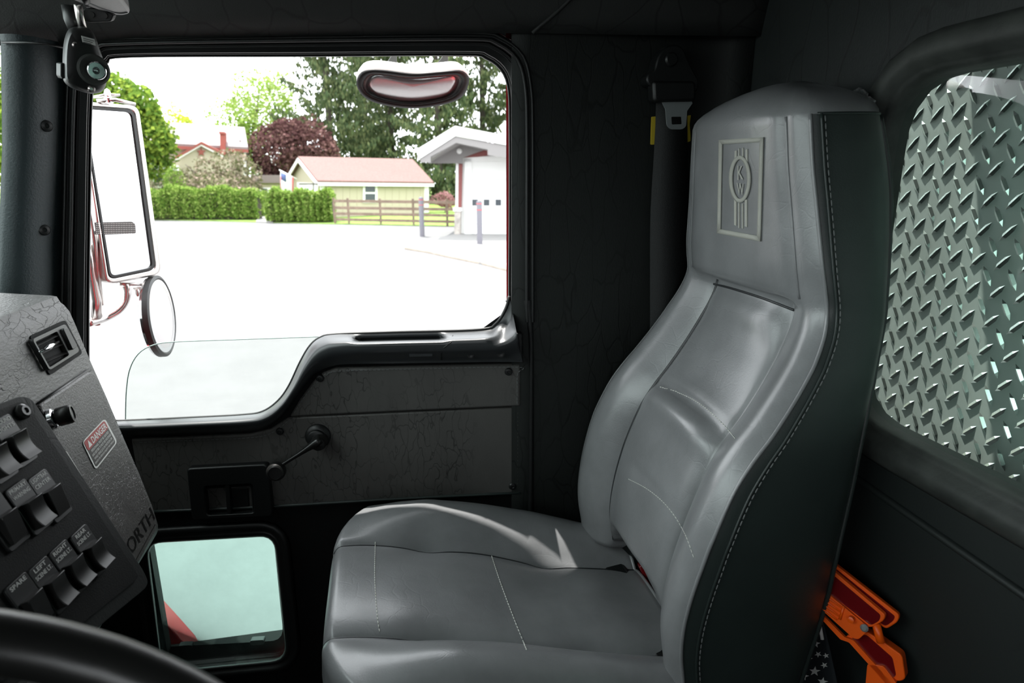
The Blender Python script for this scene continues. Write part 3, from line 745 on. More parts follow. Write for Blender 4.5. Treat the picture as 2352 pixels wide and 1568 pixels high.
# domed top
top = secs[-1]; tz = lev[-1][0].y
fx, bx = lev[-1][0].x, lev[-1][1].x
ymid = YC
for k in range(1, 9):
    th = k / 8 * math.pi / 2; row = []
    for p in top:
        cx = (fx + bx) / 2 + .01
        x = cx + (p.x - cx) * (1 - .8 * (1 - math.cos(th)))
        y = YC + (p.y - YC) * (1 - .62 * (1 - math.cos(th)))
        ctr = 1 - .25 * ((p.y - YC) / .16) ** 2
        row.append(V((x, y, p.z + .046 * math.sin(th) * ctr + .014 * (1 - math.cos(th)))))
    secs.append(row)
nf = len(ss)
backrest_front = loft('backrest', [r[:nf] for r in secs], M['leather'], seat)
side_rows = [r[nf - 1:] + [r[0]] for r in secs[:NL]]
shell = loft('backrest_side', side_rows, M['leather_side'], backrest_front)
dome = [r[nf - 1:] + [r[0]] for r in secs[NL - 1:]]
q_ = len(dome[0]); vs_ = [p for r in dome for p in r] + secs[-1][1:nf - 1]
fs_ = [[i_ * q_ + j_, i_ * q_ + j_ + 1, (i_ + 1) * q_ + j_ + 1, (i_ + 1) * q_ + j_] for i_ in range(len(dome) - 1) for j_ in range(q_ - 1)]
fs_.append([(len(dome) - 1) * q_ + j_ for j_ in range(q_)] + [len(dome) * q_ + k_ for k_ in range(nf - 2)])
mesh('headrest_top', vs_, fs_, M['leather'], backrest_front)
mesh('backrest_base', secs[0], [list(range(len(secs[0])))], M['leather_side'], shell)
# edge welt and double stitching along the near edge
edge = [r[0] + V((0, -.001, 0)) for r in secs[:NL]]
tube('edge_welt', edge, .0028, M['leather'], backrest_front, n=8)
tube('edge_welt', [r[nf - 1] + V((0, .001, 0)) for r in secs[:NL]], .0028, M['leather'], backrest_front, n=8)
sidep = [secs[i][-1] * .55 + secs[i][-2] * .45 + V((0, -.0015, 0)) for i in range(NL)]
tube('side_welt', sidep, .0022, M['leather_side'], shell, n=6)
stitches('edge_stitching', [p + V((.004, -.0018, 0)) for p in sidep], .0065, .0035, .0011, M['thread_dk'], shell)
tube('top_welt', [secs[NL - 1][k] for k in range(len(secs[0]) - 1, len(secs[0]) - 10, -1)], .0022, M['leather_side'], shell, n=6)
tube('rear_welt', [secs[i][len(secs[0]) - 9] + V((.002, 0, 0)) for i in range(NL)], .004, M['leather_side'], shell)
# seams at the centre panel
def seam(idx, i0, i1, r, m, name='seam', lift=.0):
    tube(name, [secs[i][idx] + V((lev[i][2].x, 0, lev[i][2].y)) * lift for i in range(i0, i1)], r, m, backrest_front, n=6)
ki = ss.index(-.55); kj = len(ss) - 1 - ki
seam(kj, 4, iN, .0034, M['piping'], lift=.002); seam(ki, iP1, iN, .0018, M['leather'])
kh = ss.index(-.8); seam(kh, iN + 1, NL, .0024, M['leather'], lift=.0005); seam(len(ss) - 1 - kh, iN + 1, NL, .0024, M['leather'], lift=.0005)
bb = bvh_of(backrest_front)
tube('neck_seam', drape(crv([(1640, 652), (1680, 662), (1750, 684), (1824, 712)], 24), bb, .0), .0022, M['piping'], backrest_front, n=6)
stitches('pleat_stitching', drape(crv([(1516, 889), (1560, 902), (1605, 925), (1650, 962), (1690, 1008)], 60), bb, .0006), .004, .0025, .0009, M['thread'], backrest_front)
stitches('pleat_stitching', drape(crv([(1444, 1100), (1490, 1125), (1535, 1165), (1572, 1222), (1595, 1282)], 60), bb, .0006), .004, .0025, .0008, M['thread'], backrest_front)
# embroidered badge on the headrest
def emb(name, pts, parent=backrest_front, off=.0016):
    return drape_poly(name, pts, bb, off, .0025, M['embroid'], parent)
O = [(1654, 321), (1756, 315), (1749, 554), (1650, 535)]; I = [(1661, 331), (1748, 326), (1742, 541), (1657, 526)]
for a in range(4):
    b = (a + 1) % 4
    q = [O[a], O[b], I[b], I[a]]
    fine = []
    for k in range(9): fine.append(tuple(V(O[a]).lerp(V(O[b]), k / 8)))
    for k in range(9): fine.append(tuple(V(I[b]).lerp(V(I[a]), k / 8)))
    f = drape(fine, bb, .0016); g = drape(fine, bb, -.001)
    fs = [[k, k + 1, 16 - k, 17 - k] for k in range(8)]
    mesh('badge_border', f, fs, M['embroid'], backrest_front, solid=.002)
eo = [(1702 + 24.5 * math.cos(t), 411 + 54 * math.sin(t)) for t in [2 * math.pi * k / 48 for k in range(48)]]
ei = [(1702 + 17.5 * math.cos(t), 411 + 45 * math.sin(t)) for t in [2 * math.pi * k / 48 for k in range(48)]]
f = drape(eo, bb, .0017) + drape(ei, bb, .0017)
mesh('badge_ring', f, [[k, (k + 1) % 48, 48 + (k + 1) % 48, 48 + k] for k in range(48)], M['embroid'], backrest_front, solid=.002)
text_on('badge_letter', 'K', [(1696, 413), (1709, 411), (1708, 381), (1696, 380)], lambda x, y: drape([(x, y)], bb, .0016)[0], M['embroid'], backrest_front, .01)
text_on('badge_letter', 'W', [(1695, 447), (1711, 448), (1710, 421), (1694, 419)], lambda x, y: drape([(x, y)], bb, .0016)[0], M['embroid'], backrest_front, .01)
for x, w, y0, y1 in ((1691.5, 4.6, 345, 372), (1699, 2.2, 340, 359), (1708, 2.2, 339, 359), (1716.5, 4.6, 342, 372)):
    emb('badge_bar', [(x - w / 2, y0 + 2), (x + w / 2, y0), (x + w / 2, y1), (x - w / 2, y1)])
for x, w, y0, y1 in ((1690.5, 5, 456, 518), (1699, 2.4, 466, 524), (1707, 2.4, 467, 525), (1715, 5, 458, 521)):
    emb('badge_bar', [(x - w / 2, y0), (x + w / 2, y0), (x + w / 2, y1), (x - w / 2, y1 - 2)])
# fleece strip on the back edge
path = [secs[i][len(secs[0]) - 10] + V((.006, .004, 0)) for i in range(iP1 + 2, NL)] + [secs[NL + k][len(secs[0]) - 10] + V((.004, .004, 0)) for k in (1, 3)]
path = resample(path, 150)
rows = tube_data(path, .011, 10)
rnd = random.Random(3)
rows = [[p + V((rnd.uniform(-1, 1), rnd.uniform(-1, 1), rnd.uniform(-1, 1))) * .0032 for p in r] for r in rows]
loft('fleece_edge', rows, M['fleece'], shell, closed_u=True, cap=True)
# ---- cushion
YW = .255
_sp = [at_y(x, y, YC + .1275) for x, y in ((765, 1245), (860, 1242), (980, 1257), (1100, 1264), (1250, 1296), (1340, 1297), (1440, 1301))]
sx = [p.x for p in _sp] + [_sp[-1].x + .012]; sz = [p.z - Zc for p in _sp]; sz.append(sz[-1] - .001)
_cr = [at_y(x, y, YC + .78 * YW + .004) for x, y in ((772, 1228), (800, 1200), (860, 1171), (950, 1156), (1050, 1160), (1200, 1180), (1320, 1205), (1420, 1228))]
_crx = [p.x for p in _cr]; _crz = [p.z - Zc for p in _cr]
sx[0] += .018; hb = [max(.003, interp(x, _crx, _crz) - z) for x, z in zip(sx, sz)]; hb[0] = .004
print('cushion', sx, sz, hb)
X0, X1 = sx[0], sx[-1]
CS = [0, .08, .16, .24, .31, .37, .42, .45, .468, .48, .492, .51, .55, .62, .70, .78, .86, .92, .965, .99, 1.0, 1.0, .98, .96]
CG = [.010, .010, .0095, .0085, .0068, .0045, .001, -.002, -.005, -.0075, -.004, .0, .008, .019, .027, .031, .030, .024, .013, -.002, -.02, -.06, -.10, -.135]
cs = [-s for s in reversed(CS)][:-1] + CS; cg = list(reversed(CG))[:-1] + CG
NX = 64; rows = []
def zc(x): return sum(interp(x + q, sx, sz) for q in (-.03, -.015, 0, .015, .03)) / 5
def crow(x, dz, k, drop=False, inset=0.0):
    hk = sum(interp(x + q, sx, hb) for q in (-.02, 0, .02)) / 3 / .031; row = []
    for s, g in zip(cs, cg):
        a = abs(s)
        gg = g
        if a > .49 and g > -.02: gg = max(g, 0) * hk + min(g, 0)
        if a < .47:
            gg = g + .0035 * math.sin(x * 21 + 1) * (1 - (a / .47) ** 2)
        # tufts where the seams are pinched
        if .3 < a < .66:
            for tx in (sx[2], sx[4]): gg -= .006 * math.exp(-((x - tx) / .03) ** 2) * math.exp(-((a - .48) / .07) ** 2)
        z = zc(x) + gg
        # broad softening of seam line along x
        y = YC + s * (YW + .01 * math.sin(math.pi * min(1, max(0, (x - X0) / (X1 - X0)))) - inset)
        sh_ = .055 * (max(0, a - .5) / .5) ** 2 * (1 - sstep(X0, X0 + .22, x))
        row.append(V((x + sh_, y, Zc + z + dz)))
    return row
for k in range(8, 0, -1):        # rounded nose
    th = k / 8 * math.pi / 2
    rows.append(crow(X0 - .020 * math.sin(th), -.030 * (1 - math.cos(th)) , 1, inset=.012 * (1 - math.cos(th))))
first = rows[0]
pre = []
for d, dx in ((.11, .010), (.07, .002), (.03, -.002)):
    pre.append([V((p.x + dx, p.y, min(p.z, Zc - .66) - d)) for p in first])
rows = pre + rows
xs_ = [X0 + (X1 - X0) * k / (NX - 1) for k in range(NX)]
for x in xs_: rows.append(crow(x, 0, 1))
# smooth the seam height along x
last = rows[-1]
rows.append([p + V((.006, 0, -.006)) for p in last]); rows.append([V((p.x + .004, p.y, min(p.z, Zc + sz[-1]) - .03)) for p in last]); rows.append([V((p.x - .02, p.y, min(p.z, Zc + sz[-1]) - .09)) for p in last])
cushion = loft('cushion', rows, M['leather'], seat)
cb = bvh_of(cushion)
ic = [i for i, s in enumerate(cs) if abs(abs(s) - .48) < 1e-6]
for q in ic: tube('cushion_seam', [r[q] + V((0, 0, .001)) for r in rows[6:-2]], .0019, M['piping'], cushion, n=6)
stitches('cushion_stitching', drape(crv([(862, 1244), (861, 1330), (866, 1410), (872, 1453)], 60), cb, .0006), .0042, .0026, .0009, M['thread'], cushion)
stitches('cushion_stitching', drape(crv([(1129, 1276), (1150, 1340), (1180, 1420), (1210, 1494)], 60), cb, .0006), .0042, .0026, .0010, M['thread'], cushion)
tube('rear_welt', [p + V((.004, 0, -.002)) for p in last if abs(p.y - YC) < .2], .004, M['leather'], cushion)
# seat base down to the floor
box('seat_base', (.18, YC, Zc - 1.01), (.36, .34, .38), M['black'], seat, bevel=.01)
box('recliner', (.44, YC, Zc - .83), (.05, .30, .08), M['black'], seat, bevel=.008)

# seat buckle showing red in the gap
bk = thing('belt_buckle', at_y(1490, 1325, 1.04), 'red release button of the seat belt buckle in the seat gap', 'buckle')
PB = PL(at_y(1495, 1320, 1.04), (-.2, -.95, .3))
pp('buckle_body', PB, rpoly([(1466, 1300), (1500, 1290), (1560, 1395), (1530, 1420)], 8, 3), 0, .025, M['redrefl'], bk, bevel=.003)
pp('release_button', PB, rpoly([(1484, 1303), (1494, 1300), (1508, 1318), (1497, 1334)], 4, 3), .004, .004, M['red_button'], bk, bevel=.001)
pp('metal_clip', PB, [(1488, 1354), (1505, 1355), (1509, 1362), (1492, 1359)], .006, .004, M['tongue'], bk)

# ================================================================== seat belt on the side wall
WP = PL(WW.p + WW.n * .018, WW.n)
belt_t = thing('seat_belt', WP(1545, 700), 'black shoulder belt with steel tongue hanging on the side wall', 'seat belt')
cover = [(1503, 160), (1512, 130), (1530, 108), (1552, 102), (1570, 112), (1580, 135), (1592, 160), (1604, 182), (1604, 200), (1590, 212), (1500, 198), (1487, 188), (1488, 172)]
pp('anchor_cover', WP, [(p.x, p.y) for p in crv(cover, 48, True)], .035, .035, M['black'], belt_t, bevel=.006)
lathe('anchor_bolt', WP(1541, 137, .035), WP.n, [(.013, -.002), (.013, .003), (.010, .006), (.004, .006)], M['black'], belt_t, n=18)
pp('belt_guide', WP, rpoly([(1500, 185), (1598, 185), (1600, 232), (1502, 234)], 10, 4), .045, .03, M['rubber'], belt_t, bevel=.005)
rows = []
for t in [i / 14 for i in range(15)]:
    y = 225 + t * 900; x0 = 1507 - 14 * sstep(0, .35, t); x1 = 1578 + 4 * t
    rows.append([WP(x0, y, .022 - .004 * t), WP((x0 + x1) / 2, y, .026 - .004 * t), WP(x1, y, .022 - .004 * t)])
loft('webbing', rows, M['webbing'], belt_t, solid=.002)
ton_o = rpoly([(1517, 233), (1592, 232), (1590, 240), (1579, 244), (1576, 290), (1568, 297), (1540, 297), (1532, 288), (1529, 248), (1520, 240)], 5, 3)
hole = rpoly([(1542, 268), (1566, 268), (1567, 285), (1543, 286)], 2, 2)
TP = PL(WP.p + WP.n * .034, WP.n)
ct = V((1554, 277))
angs2 = [2 * math.pi * (k + .5) / 72 for k in range(72)]
to = [poly_hit(ct, V((math.cos(a), math.sin(a))), [V(p) for p in ton_o]) for a in angs2]; ti = [poly_hit(ct, V((math.cos(a), math.sin(a))), [V(p) for p in hole]) for a in angs2]
ringp('tongue', TP, [(p.x, p.y) for p in to], [(p.x, p.y) for p in ti], 0, .003, M['tongue'], belt_t)
pp('yellow_tag', WP, rpoly([(1497, 268), (1512, 267), (1506, 285), (1507, 315), (1508, 328), (1503, 332), (1495, 332)], 2, 2), .018, .003, M['yellow'], belt_t)
pp('yellow_tag', WP, rpoly([(1577, 266), (1587, 264), (1584, 285), (1586, 312), (1586, 324), (1576, 328), (1574, 318), (1580, 308), (1577, 290)], 2, 2), .018, .003, M['yellow'], belt_t)
pp('yellow_strap', WP, [(1574, 327), (1577, 328), (1575, 350), (1573, 378), (1567, 386), (1570, 352)], .018, .002, M['yellow'], belt_t)

# ================================================================== dashboard
YD = 1.13
prof_px = [(120, 676), (133, 678), (142, 692), (150, 698), (162, 712), (178, 748), (208, 822), (245, 905), (285, 1000), (322, 1085), (352, 1160), (366, 1205), (365, 1218)]
pr = [at_y(x, y, YD) for x, y in prof_px]
prf = [V((-1.0, YD, pr[0].z + .01)), V((pr[0].x - .12, YD, pr[0].z + .012))] + pr + [V((pr[-1].x - .03, YD, pr[-1].z - .02)), V((-1.0, YD, pr[-1].z - .02))]
dash = thing('dashboard', (-.7, .4, Zc - .9), 'grained grey dashboard with a vent, knob and warning decals', 'dashboard')
rows = []
for y in (YD - .004, YD - .012, YD - .04, .9, .6, .3, 0, -.3, -.72):
    k = .006 if y == YD - .004 else .002 if y == YD - .012 else 0
    c = sum(prf, V()) / len(prf)
    rows.append([V((p.x + (c.x - p.x) * k, y, p.z + (c.z - p.z) * k)) for p in prf])
dbody = loft('dash_body', rows, M['dash'], dash, closed_u=True, cap=True, auto=50)
db = bvh_of(dbody)
fa, fb = at_y(178, 748, YD), at_y(322, 1085, YD)
nrm = V((0, 1, 0)).cross(fb - fa).normalized()
if nrm.x < 0: nrm = -nrm
DP = PL(fa, nrm)
# glovebox lid, slightly proud
lid_px = rpoly([(90, 930), (209, 851), (222, 862), (355, 1180), (362, 1215), (318, 1297), (250, 1290)], 12, 4)
lid = pp('glovebox_lid', DP, lid_px, .008, .012, M['lid'], dash, bevel=.003)
tube('lid_gap', [DP(88, 928, .002), DP(150, 887, .002), DP(206, 849, .002)], .0028, M['black'], dash, n=6)
LP = lambda off: (lambda x, y: DP(x, y, .008 + off))
# vent
vent = pp('air_vent', DP, rpoly([(68, 772), (150, 734), (190, 811), (115, 862)], 7, 3), .0015, .006, M['black_soft'], dash)
vo, vi = rpoly([(74, 779), (151, 743), (184, 806), (114, 851)], 7, 4), rpoly([(82, 785), (131, 761), (159, 815), (115, 843)], 4, 4)
ringp('vent_bezel', DP, vo, vi, .008, .007, M['black'], vent, bevel=.001)
for (a, b) in (((84, 797), (136, 771)), ((93, 815), (147, 791)), ((104, 834), (157, 811))):
    q = [DP(a[0], a[1], .006), DP(b[0], b[1], .006)]
    n2 = (DP.n * .7 + V((0, 0, -.4))).normalized() * .012
    prism('vent_vane', [q[0], q[1], q[1] - n2, q[0] - n2], V((.0012, 0, .0012)), M['rocker'], vent)
tube('vent_tab', [DP(90, 809, .010), DP(102, 803, .011), DP(112, 797, .014), (DP(122, 791, .011)), DP(134, 785, .010)], [.002, .0022, .0042, .0022, .002], M['chrome'], vent, n=8)
pp('vent_slider', DP, rpoly([(145, 754), (156, 751), (179, 795), (168, 804)], 5, 3), .013, .008, M['rubber'], vent, bevel=.001)
# knob
kb = DP(118, 962, .009); ka = (DP.n * .75 + V((.2, .25, 0))).normalized()
lathe('lid_knob', kb - ka * .004, ka, [(.0125, 0), (.0125, .004), (.0085, .006), (.0085, .012), (.0125, .011), (.0135, .013), (.0135, .027), (.012, .030), (.010, .0305), (.0095, .029), (.001, .029)], M['rocker'], lid, n=26)
lathe('knob_collar', kb, ka, [(.0148, -.002), (.0148, .003), (.012, .005)], M['chrome'], lid, n=24)
# warning decals
def decal(parent, q, name='danger_decal'):
    """q: tl, tr, br, bl pixels"""
    tl, tr, br, bl_ = [V(p) for p in q]
    def m(u, v): return tuple(tl.lerp(tr, u).lerp(bl_.lerp(br, u), v))
    R = lambda u0, v0, u1, v1, r=6: rpoly([m(u0, v0), m(u1, v0), m(u1, v1), m(u0, v1)], r, 4)
    o = pp(name, DP, R(0, 0, 1, 1, 9), .0092, .001, M['white_print'], parent)
    pp('decal_ground', DP, R(.05, .045, .95, .955, 6), .0095, .0006, M['sticker_black'], o)
    pp('decal_header', DP, R(.05, .045, .95, .37, 5), .0098, .0006, M['red_print'], o)
    return o, m
dec, m = decal(lid, [(189, 1015), (241, 960), (270, 1015), (220, 1079)])
T = lambda s, u0, v0, u1, v1, bold=0: text_on('decal_text', s, [m(u0, v1), m(u1, v1), m(u1, v0), m(u0, v0)], lambda x, y: DP(x, y, .0100), M['white_print'], dec, bold)
T('DANGER', .30, .10, .93, .33, .02)
pp('decal_triangle', DP, [m(.12, .32), m(.26, .32), m(.19, .09)], .0100, .0004, M['white_print'], dec)
T('PERSONNEL MUST BE SEATED', .14, .42, .90, .50); T('AND SEATBELTS MUST BE FASTENED', .10, .55, .93, .63); T('WHILE VEHICLE IS IN MOTION OR', .12, .68, .91, .76); T('DEATH OR SERIOUS INJURY MAY RESULT', .08, .81, .94, .89)
decal(lid, [(98, 1093), (150, 1031), (192, 1098), (142, 1165)])
# raised maker's lettering along the lid's lower edge
text_on('raised_letters', 'KENWORTH', [(243, 1368), (357, 1190), (345, 1163), (226, 1338)], lambda x, y: DP(x, y, .0090), M['rocker'], lid, .0)
mesh('letters_highlight', [DP(x, y, .0094) for x, y in ((290, 1324), (356, 1203), (357, 1205), (291, 1326))], [[0, 1, 2, 3]], M['steel'], lid, smooth=False)

# ---- switch panel
a0 = .128; rowd = V((a0, 1, 0)).normalized()
S0 = at_y(75, 915, .80)
tpl = PL(S0, rowd); S1 = tpl(335, 1312)
sn = rowd.cross(S1 - S0).normalized()
if sn.dot(CAM - S0) < 0: sn = -sn
SP = PL(S0, sn)
panel = thing('switch_panel', SP(100, 1300), 'black switch panel with rows of lettered rocker switches beside the dashboard', 'switch panel')
e_out = [(-260, 1068), (-10, 930), (48, 908), (72, 914), (84, 930), (330, 1310), (341, 1335), (336, 1350), (205, 1458), (100, 1530), (-260, 1760)]
e_in = [(-250, 1082), (-8, 944), (44, 923), (60, 926), (70, 940), (312, 1312), (318, 1324), (310, 1333), (190, 1430), (95, 1505), (-250, 1730)]
pp('panel_body', SP, rpoly(e_out, 12, 4), .0, .05, M['vinyl_wall'], panel, bevel=.006)
face = pp('panel_face', SP, rpoly(e_in, 6, 3), .0025, .004, M['panel'], panel)
lathe('panel_screw', SP(50, 946, .003), SP.n, [(.009, -.002), (.009, .003), (.006, .006), (.0035, .006), (.003, .004), (.0005, .004)], M['rocker'], panel, n=18)
e1 = (SP(102, 1183) - SP(71, 1152)); 
def switch(cx, cy, label, up=True):
    """cx, cy: pixel centre of the rocker"""
    c = SP(cx, cy, .003); ud = rowd; vd = SP.n.cross(ud).normalized()
    if vd.z > 0: vd = -vd                                   # down the panel
    def q(u, v, h=0): return c + ud * u + vd * v + SP.n * h
    hw = .0125
    pl_ = [q(-hw - .003, -.036), q(hw + .003, -.036), q(hw + .003, .022), q(-hw - .003, .022)]
    sw = prism('rocker_switch', [p + SP.n * .003 for p in rpoly(pl_, .004, 4)], -SP.n * .004, M['black'], panel, bevel=.0008)
    rows = []
    for i in range(9):
        t = i / 8; v = -.0145 + .031 * t
        h = .004 + .010 * (1 - t) ** 1.5 + .010 * t ** 2 * 1.0 if up else .012 - .006 * t
        rows.append([q(-hw + .001, v, .002), q(-hw + .0015, v, h), q(hw - .0015, v, h), q(hw - .001, v, .002)])
    loft('rocker', rows, M['rocker'], sw, cap=True, auto=40, bevel=.0006)
    for k, ln in enumerate(label):
        w = hw * min(1.0, .17 * len(ln) + .05); vv = -.0315 + .0075 * k; hh = .0023
        vs, fs = text2d(ln, .015)
        out = [q(-w + 2 * w * u, vv + hh - 2 * hh * v, .0034) for u, v in vs]
        mesh('switch_label', out, fs, M['white_print'], sw, smooth=False)
    return sw
for (cx, cy, lb_, up) in ((37, 1027, ('GROUND', 'LIGHTS'), 1), (120, 1152, ('LIGHTBAR', 'CENTER'), 0), (73, 1178, ('PRIMARY', 'WARNING'), 1), (16, 1212, (), 0), (213, 1277, ('REAR', 'SCENE LT.'), 1), (168, 1316, ('RIGHT', 'SCENE LT.'), 1), (124, 1358, ('LEFT', 'SCENE LT.'), 1), (76, 1399, ('SPARE',), 0), (-10, 1061, (), 1)):
    switch(cx, cy, lb_, up)
# console body that carries the panel down to the floor
box('console_base', (-.46, .52, Zc - .945), (.16, .34, .50), M['black_soft'], panel)

# ---- steering wheel
wn = V((.5, 0, .866)); wp0 = at_y(190, 1512, .35)
wc = V((wp0.x, .35 - .222, wp0.z)); wx = V((0, 1, 0)); wy = wn.cross(wx).normalized()
wheel = thing('steering_wheel', wc, 'black steering wheel rim out of focus in the near corner', 'steering wheel')
tube('rim', [wc + (wx * math.cos(t) + wy * math.sin(t)) * .222 for t in [2 * math.pi * k / 96 for k in range(96)]], .0165, M['rocker'], wheel, n=20, closed=True)
lathe('hub', wc - wn * .05, wn, [(.06, -.03), (.065, 0), (.055, .02), (.03, .025)], M['black'], wheel, n=30)
for a in (0.55, 2.6, 4.71):
    d = wx * math.cos(a) + wy * math.sin(a)
    tube('spoke', [wc - wn * .045 + d * .05, wc - wn * .03 + d * .13, wc + d * .215], [.014, .010, .008], M['steel'], wheel, n=10)
tube('column', [wc - wn * .06, wc - wn * .25 + V((-.12, 0, 0))], .03, M['black'], wheel, n=16)

# ================================================================== sun visor and map light
vis = thing('sun_visor', V((-.40, .8, Zc + .26)), 'pale grey padded sun visor with a rounded corner', 'visor')
VZ = .232
vpts = [at_z(x, y, Zc + VZ) for x, y in ((298, 24), (299, 32), (288, 36), (262, 35), (225, 24), (160, -2))]
v2 = [V((-.52, .70, Zc + VZ)), V((-.60, .45, Zc + VZ)), V((-.28, .45, Zc + VZ)), at_z(270, -12, Zc + VZ)]
prism('visor_pad', rpoly(vpts + v2, .012, 4), V((0, 0, .02)), M['visor'], vis, bevel=.006)
vb = crv([(292, 28), (280, 30), (262, 28), (228, 17), (190, 0)], 20)
tube('visor_seam', [at_z(p.x, p.y, Zc + VZ - .0005) for p in vb], .0012, M['thread_dk'], vis, n=6)
tube('visor_rod', [at_z(200, 8, Zc + .25), at_y(192, -10, .98), at_y(196, -40, 1.0)], .006, M['black'], vis)
HP = PL(at_y(215, 30, 1.14), (.1, -1, -.25))
pp('visor_bracket', HP, rpoly([(190, 20), (230, 18), (262, 34), (255, 50), (205, 52), (190, 48)], 6, 3), 0, .02, M['black'], vis, bevel=.003)
for x, y in ((210, 33), (240, 35)): lathe('bracket_screw', HP(x, y, .001), HP.n, [(.0045, 0), (.0045, .003), (.002, .003)], M['rocker'], vis, n=12)
lamp_c = at_y(196, 140, 1.10)
ln_ = ((CAM - lamp_c).normalized() + V((.35, 0, -.05))).normalized()
ML = PL(lamp_c, ln_)
ml = thing('map_light', lamp_c, 'black teardrop map light with a round lens hanging at the pillar top', 'light')
hous = [(163, 66), (185, 61), (205, 66), (218, 82), (228, 110), (238, 140), (244, 165), (244, 192), (234, 210), (215, 215), (190, 210), (165, 200), (150, 185), (148, 160), (148, 125), (152, 90)]
hc = V((196, 140))
hp = crv(hous, 64, True)
ins = lambda k: [hc + (p - hc) * k for p in hp]
sh = lambda L, dx, dy: [V((p.x + dx, p.y + dy)) for p in L]
mb = loft('lamp_housing', [[ML(p.x, p.y, o) for p in L] for L, o in ((sh(ins(.86), -6, 0), -.045), (sh(ins(.98), -5, 0), -.042), (sh(ins(1.0), -4, 0), -.03), (ins(1.0), -.006), (ins(.97), .002), (ins(.88), .009), (ins(.55), .012), (ins(.02), .012))], M['black'], ml, closed_u=True, cap=True, auto=60)
LA = ML(214, 160, .010); lr = .0165
lathe('lens_bezel', LA, ML.n, [(.0215, -.002), (.0215, .003), (.0185, .0045), (.012, .002)], M['rubber_old'], ml, n=32)
lathe('lens_cup', LA + V((.003, 0, -.001)), ML.n, [(.013, .001), (.0125, .006), (.0115, .007), (.011, .003), (.005, .0025), (.001, .006)], M['chrome'], ml, n=28)
lathe('lens', LA + V((.003, 0, -.001)), ML.n, [(.011, .0055), (.008, .0068), (.001, .0075)], glassmat('lens_glass', (.9, .92, .92)), ml, n=24)
tagp = pp('rating_label', ML, [(187, 82), (217, 90), (220, 105), (190, 97)], .0128, .001, M['white_print'], ml)
for i_ in range(3):
    y = 87 + i_ * 4.2
    mesh('print_line', [ML(a, b, .0131) for a, b in ((191, y + 1.6), (216 - 3 * i_, y + 8 - .75 * i_), (216 - 3 * i_, y + 6.6 - .75 * i_), (191, y + .2))], [[0, 1, 2, 3]], M['sticker_black'], tagp, smooth=False)
for x, y in ((173, 104), (209, 204)): lathe('lamp_screw', ML(x, y, .008), ML.n, [(.005, -.002), (.005, .003), (.003, .004), (.002, .002)], M['steel'], ml, n=14)
pp('side_clip', ML, rpoly([(139, 146), (147, 144), (152, 178), (144, 182), (139, 174)], 2, 2), -.006, .02, M['rubber'], ml, bevel=.002)
tube('lamp_stem', [ML(190, 66, -.02), at_y(184, 40, 1.11), at_y(179, 10, 1.10)], .0055, M['steel'], ml, n=12)
tube('stem_socket', [ML(170, 66, -.03), at_y(166, 45, 1.13), at_y(163, 15, 1.13)], [.008, .011, .012], M['black'], ml, n=14)

# ================================================================== warning triangle and flag cloth behind the seat
WT = thing('warning_triangle', at_y(1960, 1560, .86), 'folded orange warning triangle with dark red reflectors behind the seat', 'warning triangle')
tn = V((-.80, -.55, .2)).normalized()
TPl = PL(at_x(2066, 1412, .700), tn)
def bar_px(name, outer, inner, off, thick):
    o = pp(name, TPl, rpoly(outer, 9, 4), off, thick, M['orange'], WT, bevel=.0015)
    pp('reflector', TPl, rpoly(inner, 7, 4), off + .0006, .002, M['redrefl'], o)
    return o
bar_px('triangle_arm', [(1880, 1270), (1908, 1288), (2066, 1412), (2062, 1428), (2035, 1445), (1880, 1330)], [(1890, 1285), (1908, 1296), (2056, 1415), (2052, 1425), (2034, 1438), (1890, 1335)], -.014, .010)
bar_px('triangle_arm', [(1870, 1275), (1905, 1303), (2034, 1412), (2030, 1425), (2005, 1440), (1992, 1440), (1870, 1345)], [(1875, 1290), (1905, 1313), (2023, 1412), (2020, 1425), (2000, 1436), (1870, 1335)], 0, .010)
foot = pp('triangle_bracket', TPl, rpoly([(1870, 1345), (1893, 1356), (1992, 1438), (1990, 1452), (1972, 1468), (1960, 1466), (1870, 1385)], 4, 3), .006, .006, M['orange'], WT, bevel=.0012)
for k in range(4):
    a, b = V((1872, 1352 + k * 11)), V((1936 - k * 4, 1396 + k * 9)); tube('bracket_rib', [TPl(a.x, a.y, .0065), TPl(b.x, b.y, .0065)], .0016, M['orange'], foot, n=6)
tube('bracket_rib', [TPl(1938, 1392, .007), TPl(1929, 1422, .007)], .002, M['orange'], foot, n=6)
lathe('pivot_bolt', TPl(1986, 1441, .006), tn, [(.0055, 0), (.0055, .003), (.003, .005)], M['tongue'], WT, n=16)
lathe('peg', TPl(1957, 1420, .006), tn, [(.005, 0), (.0045, .008), (.002, .009)], M['orange'], WT, n=14)
tube('triangle_hinge', [TPl(2012, 1432, -.006), TPl(2018, 1455, -.006), TPl(2024, 1475, -.006)], .006, M['orange'], WT, n=10)
bar_px('triangle_base', [(1940, 1460), (1990, 1450), (2018, 1466), (2072, 1505), (2080, 1560), (2062, 1566), (1990, 1510)], [(1955, 1462), (1990, 1457), (2050, 1510), (2058, 1550), (2052, 1556), (1985, 1500)], -.010, .02)
pp('triangle_foot', TPl, rpoly([(1992, 1524), (2030, 1530), (2060, 1570), (1985, 1600)], 6, 3), -.004, .02, M['orange'], WT, bevel=.003)
ring_o = rpoly([(1886, 1408), (1940, 1463), (1960, 1470), (2050, 1570), (2040, 1575), (1950, 1475), (1930, 1468), (1880, 1414)], 2, 1)
pp('triangle_rail', TPl, ring_o, -.004, .006, M['orange'], WT)
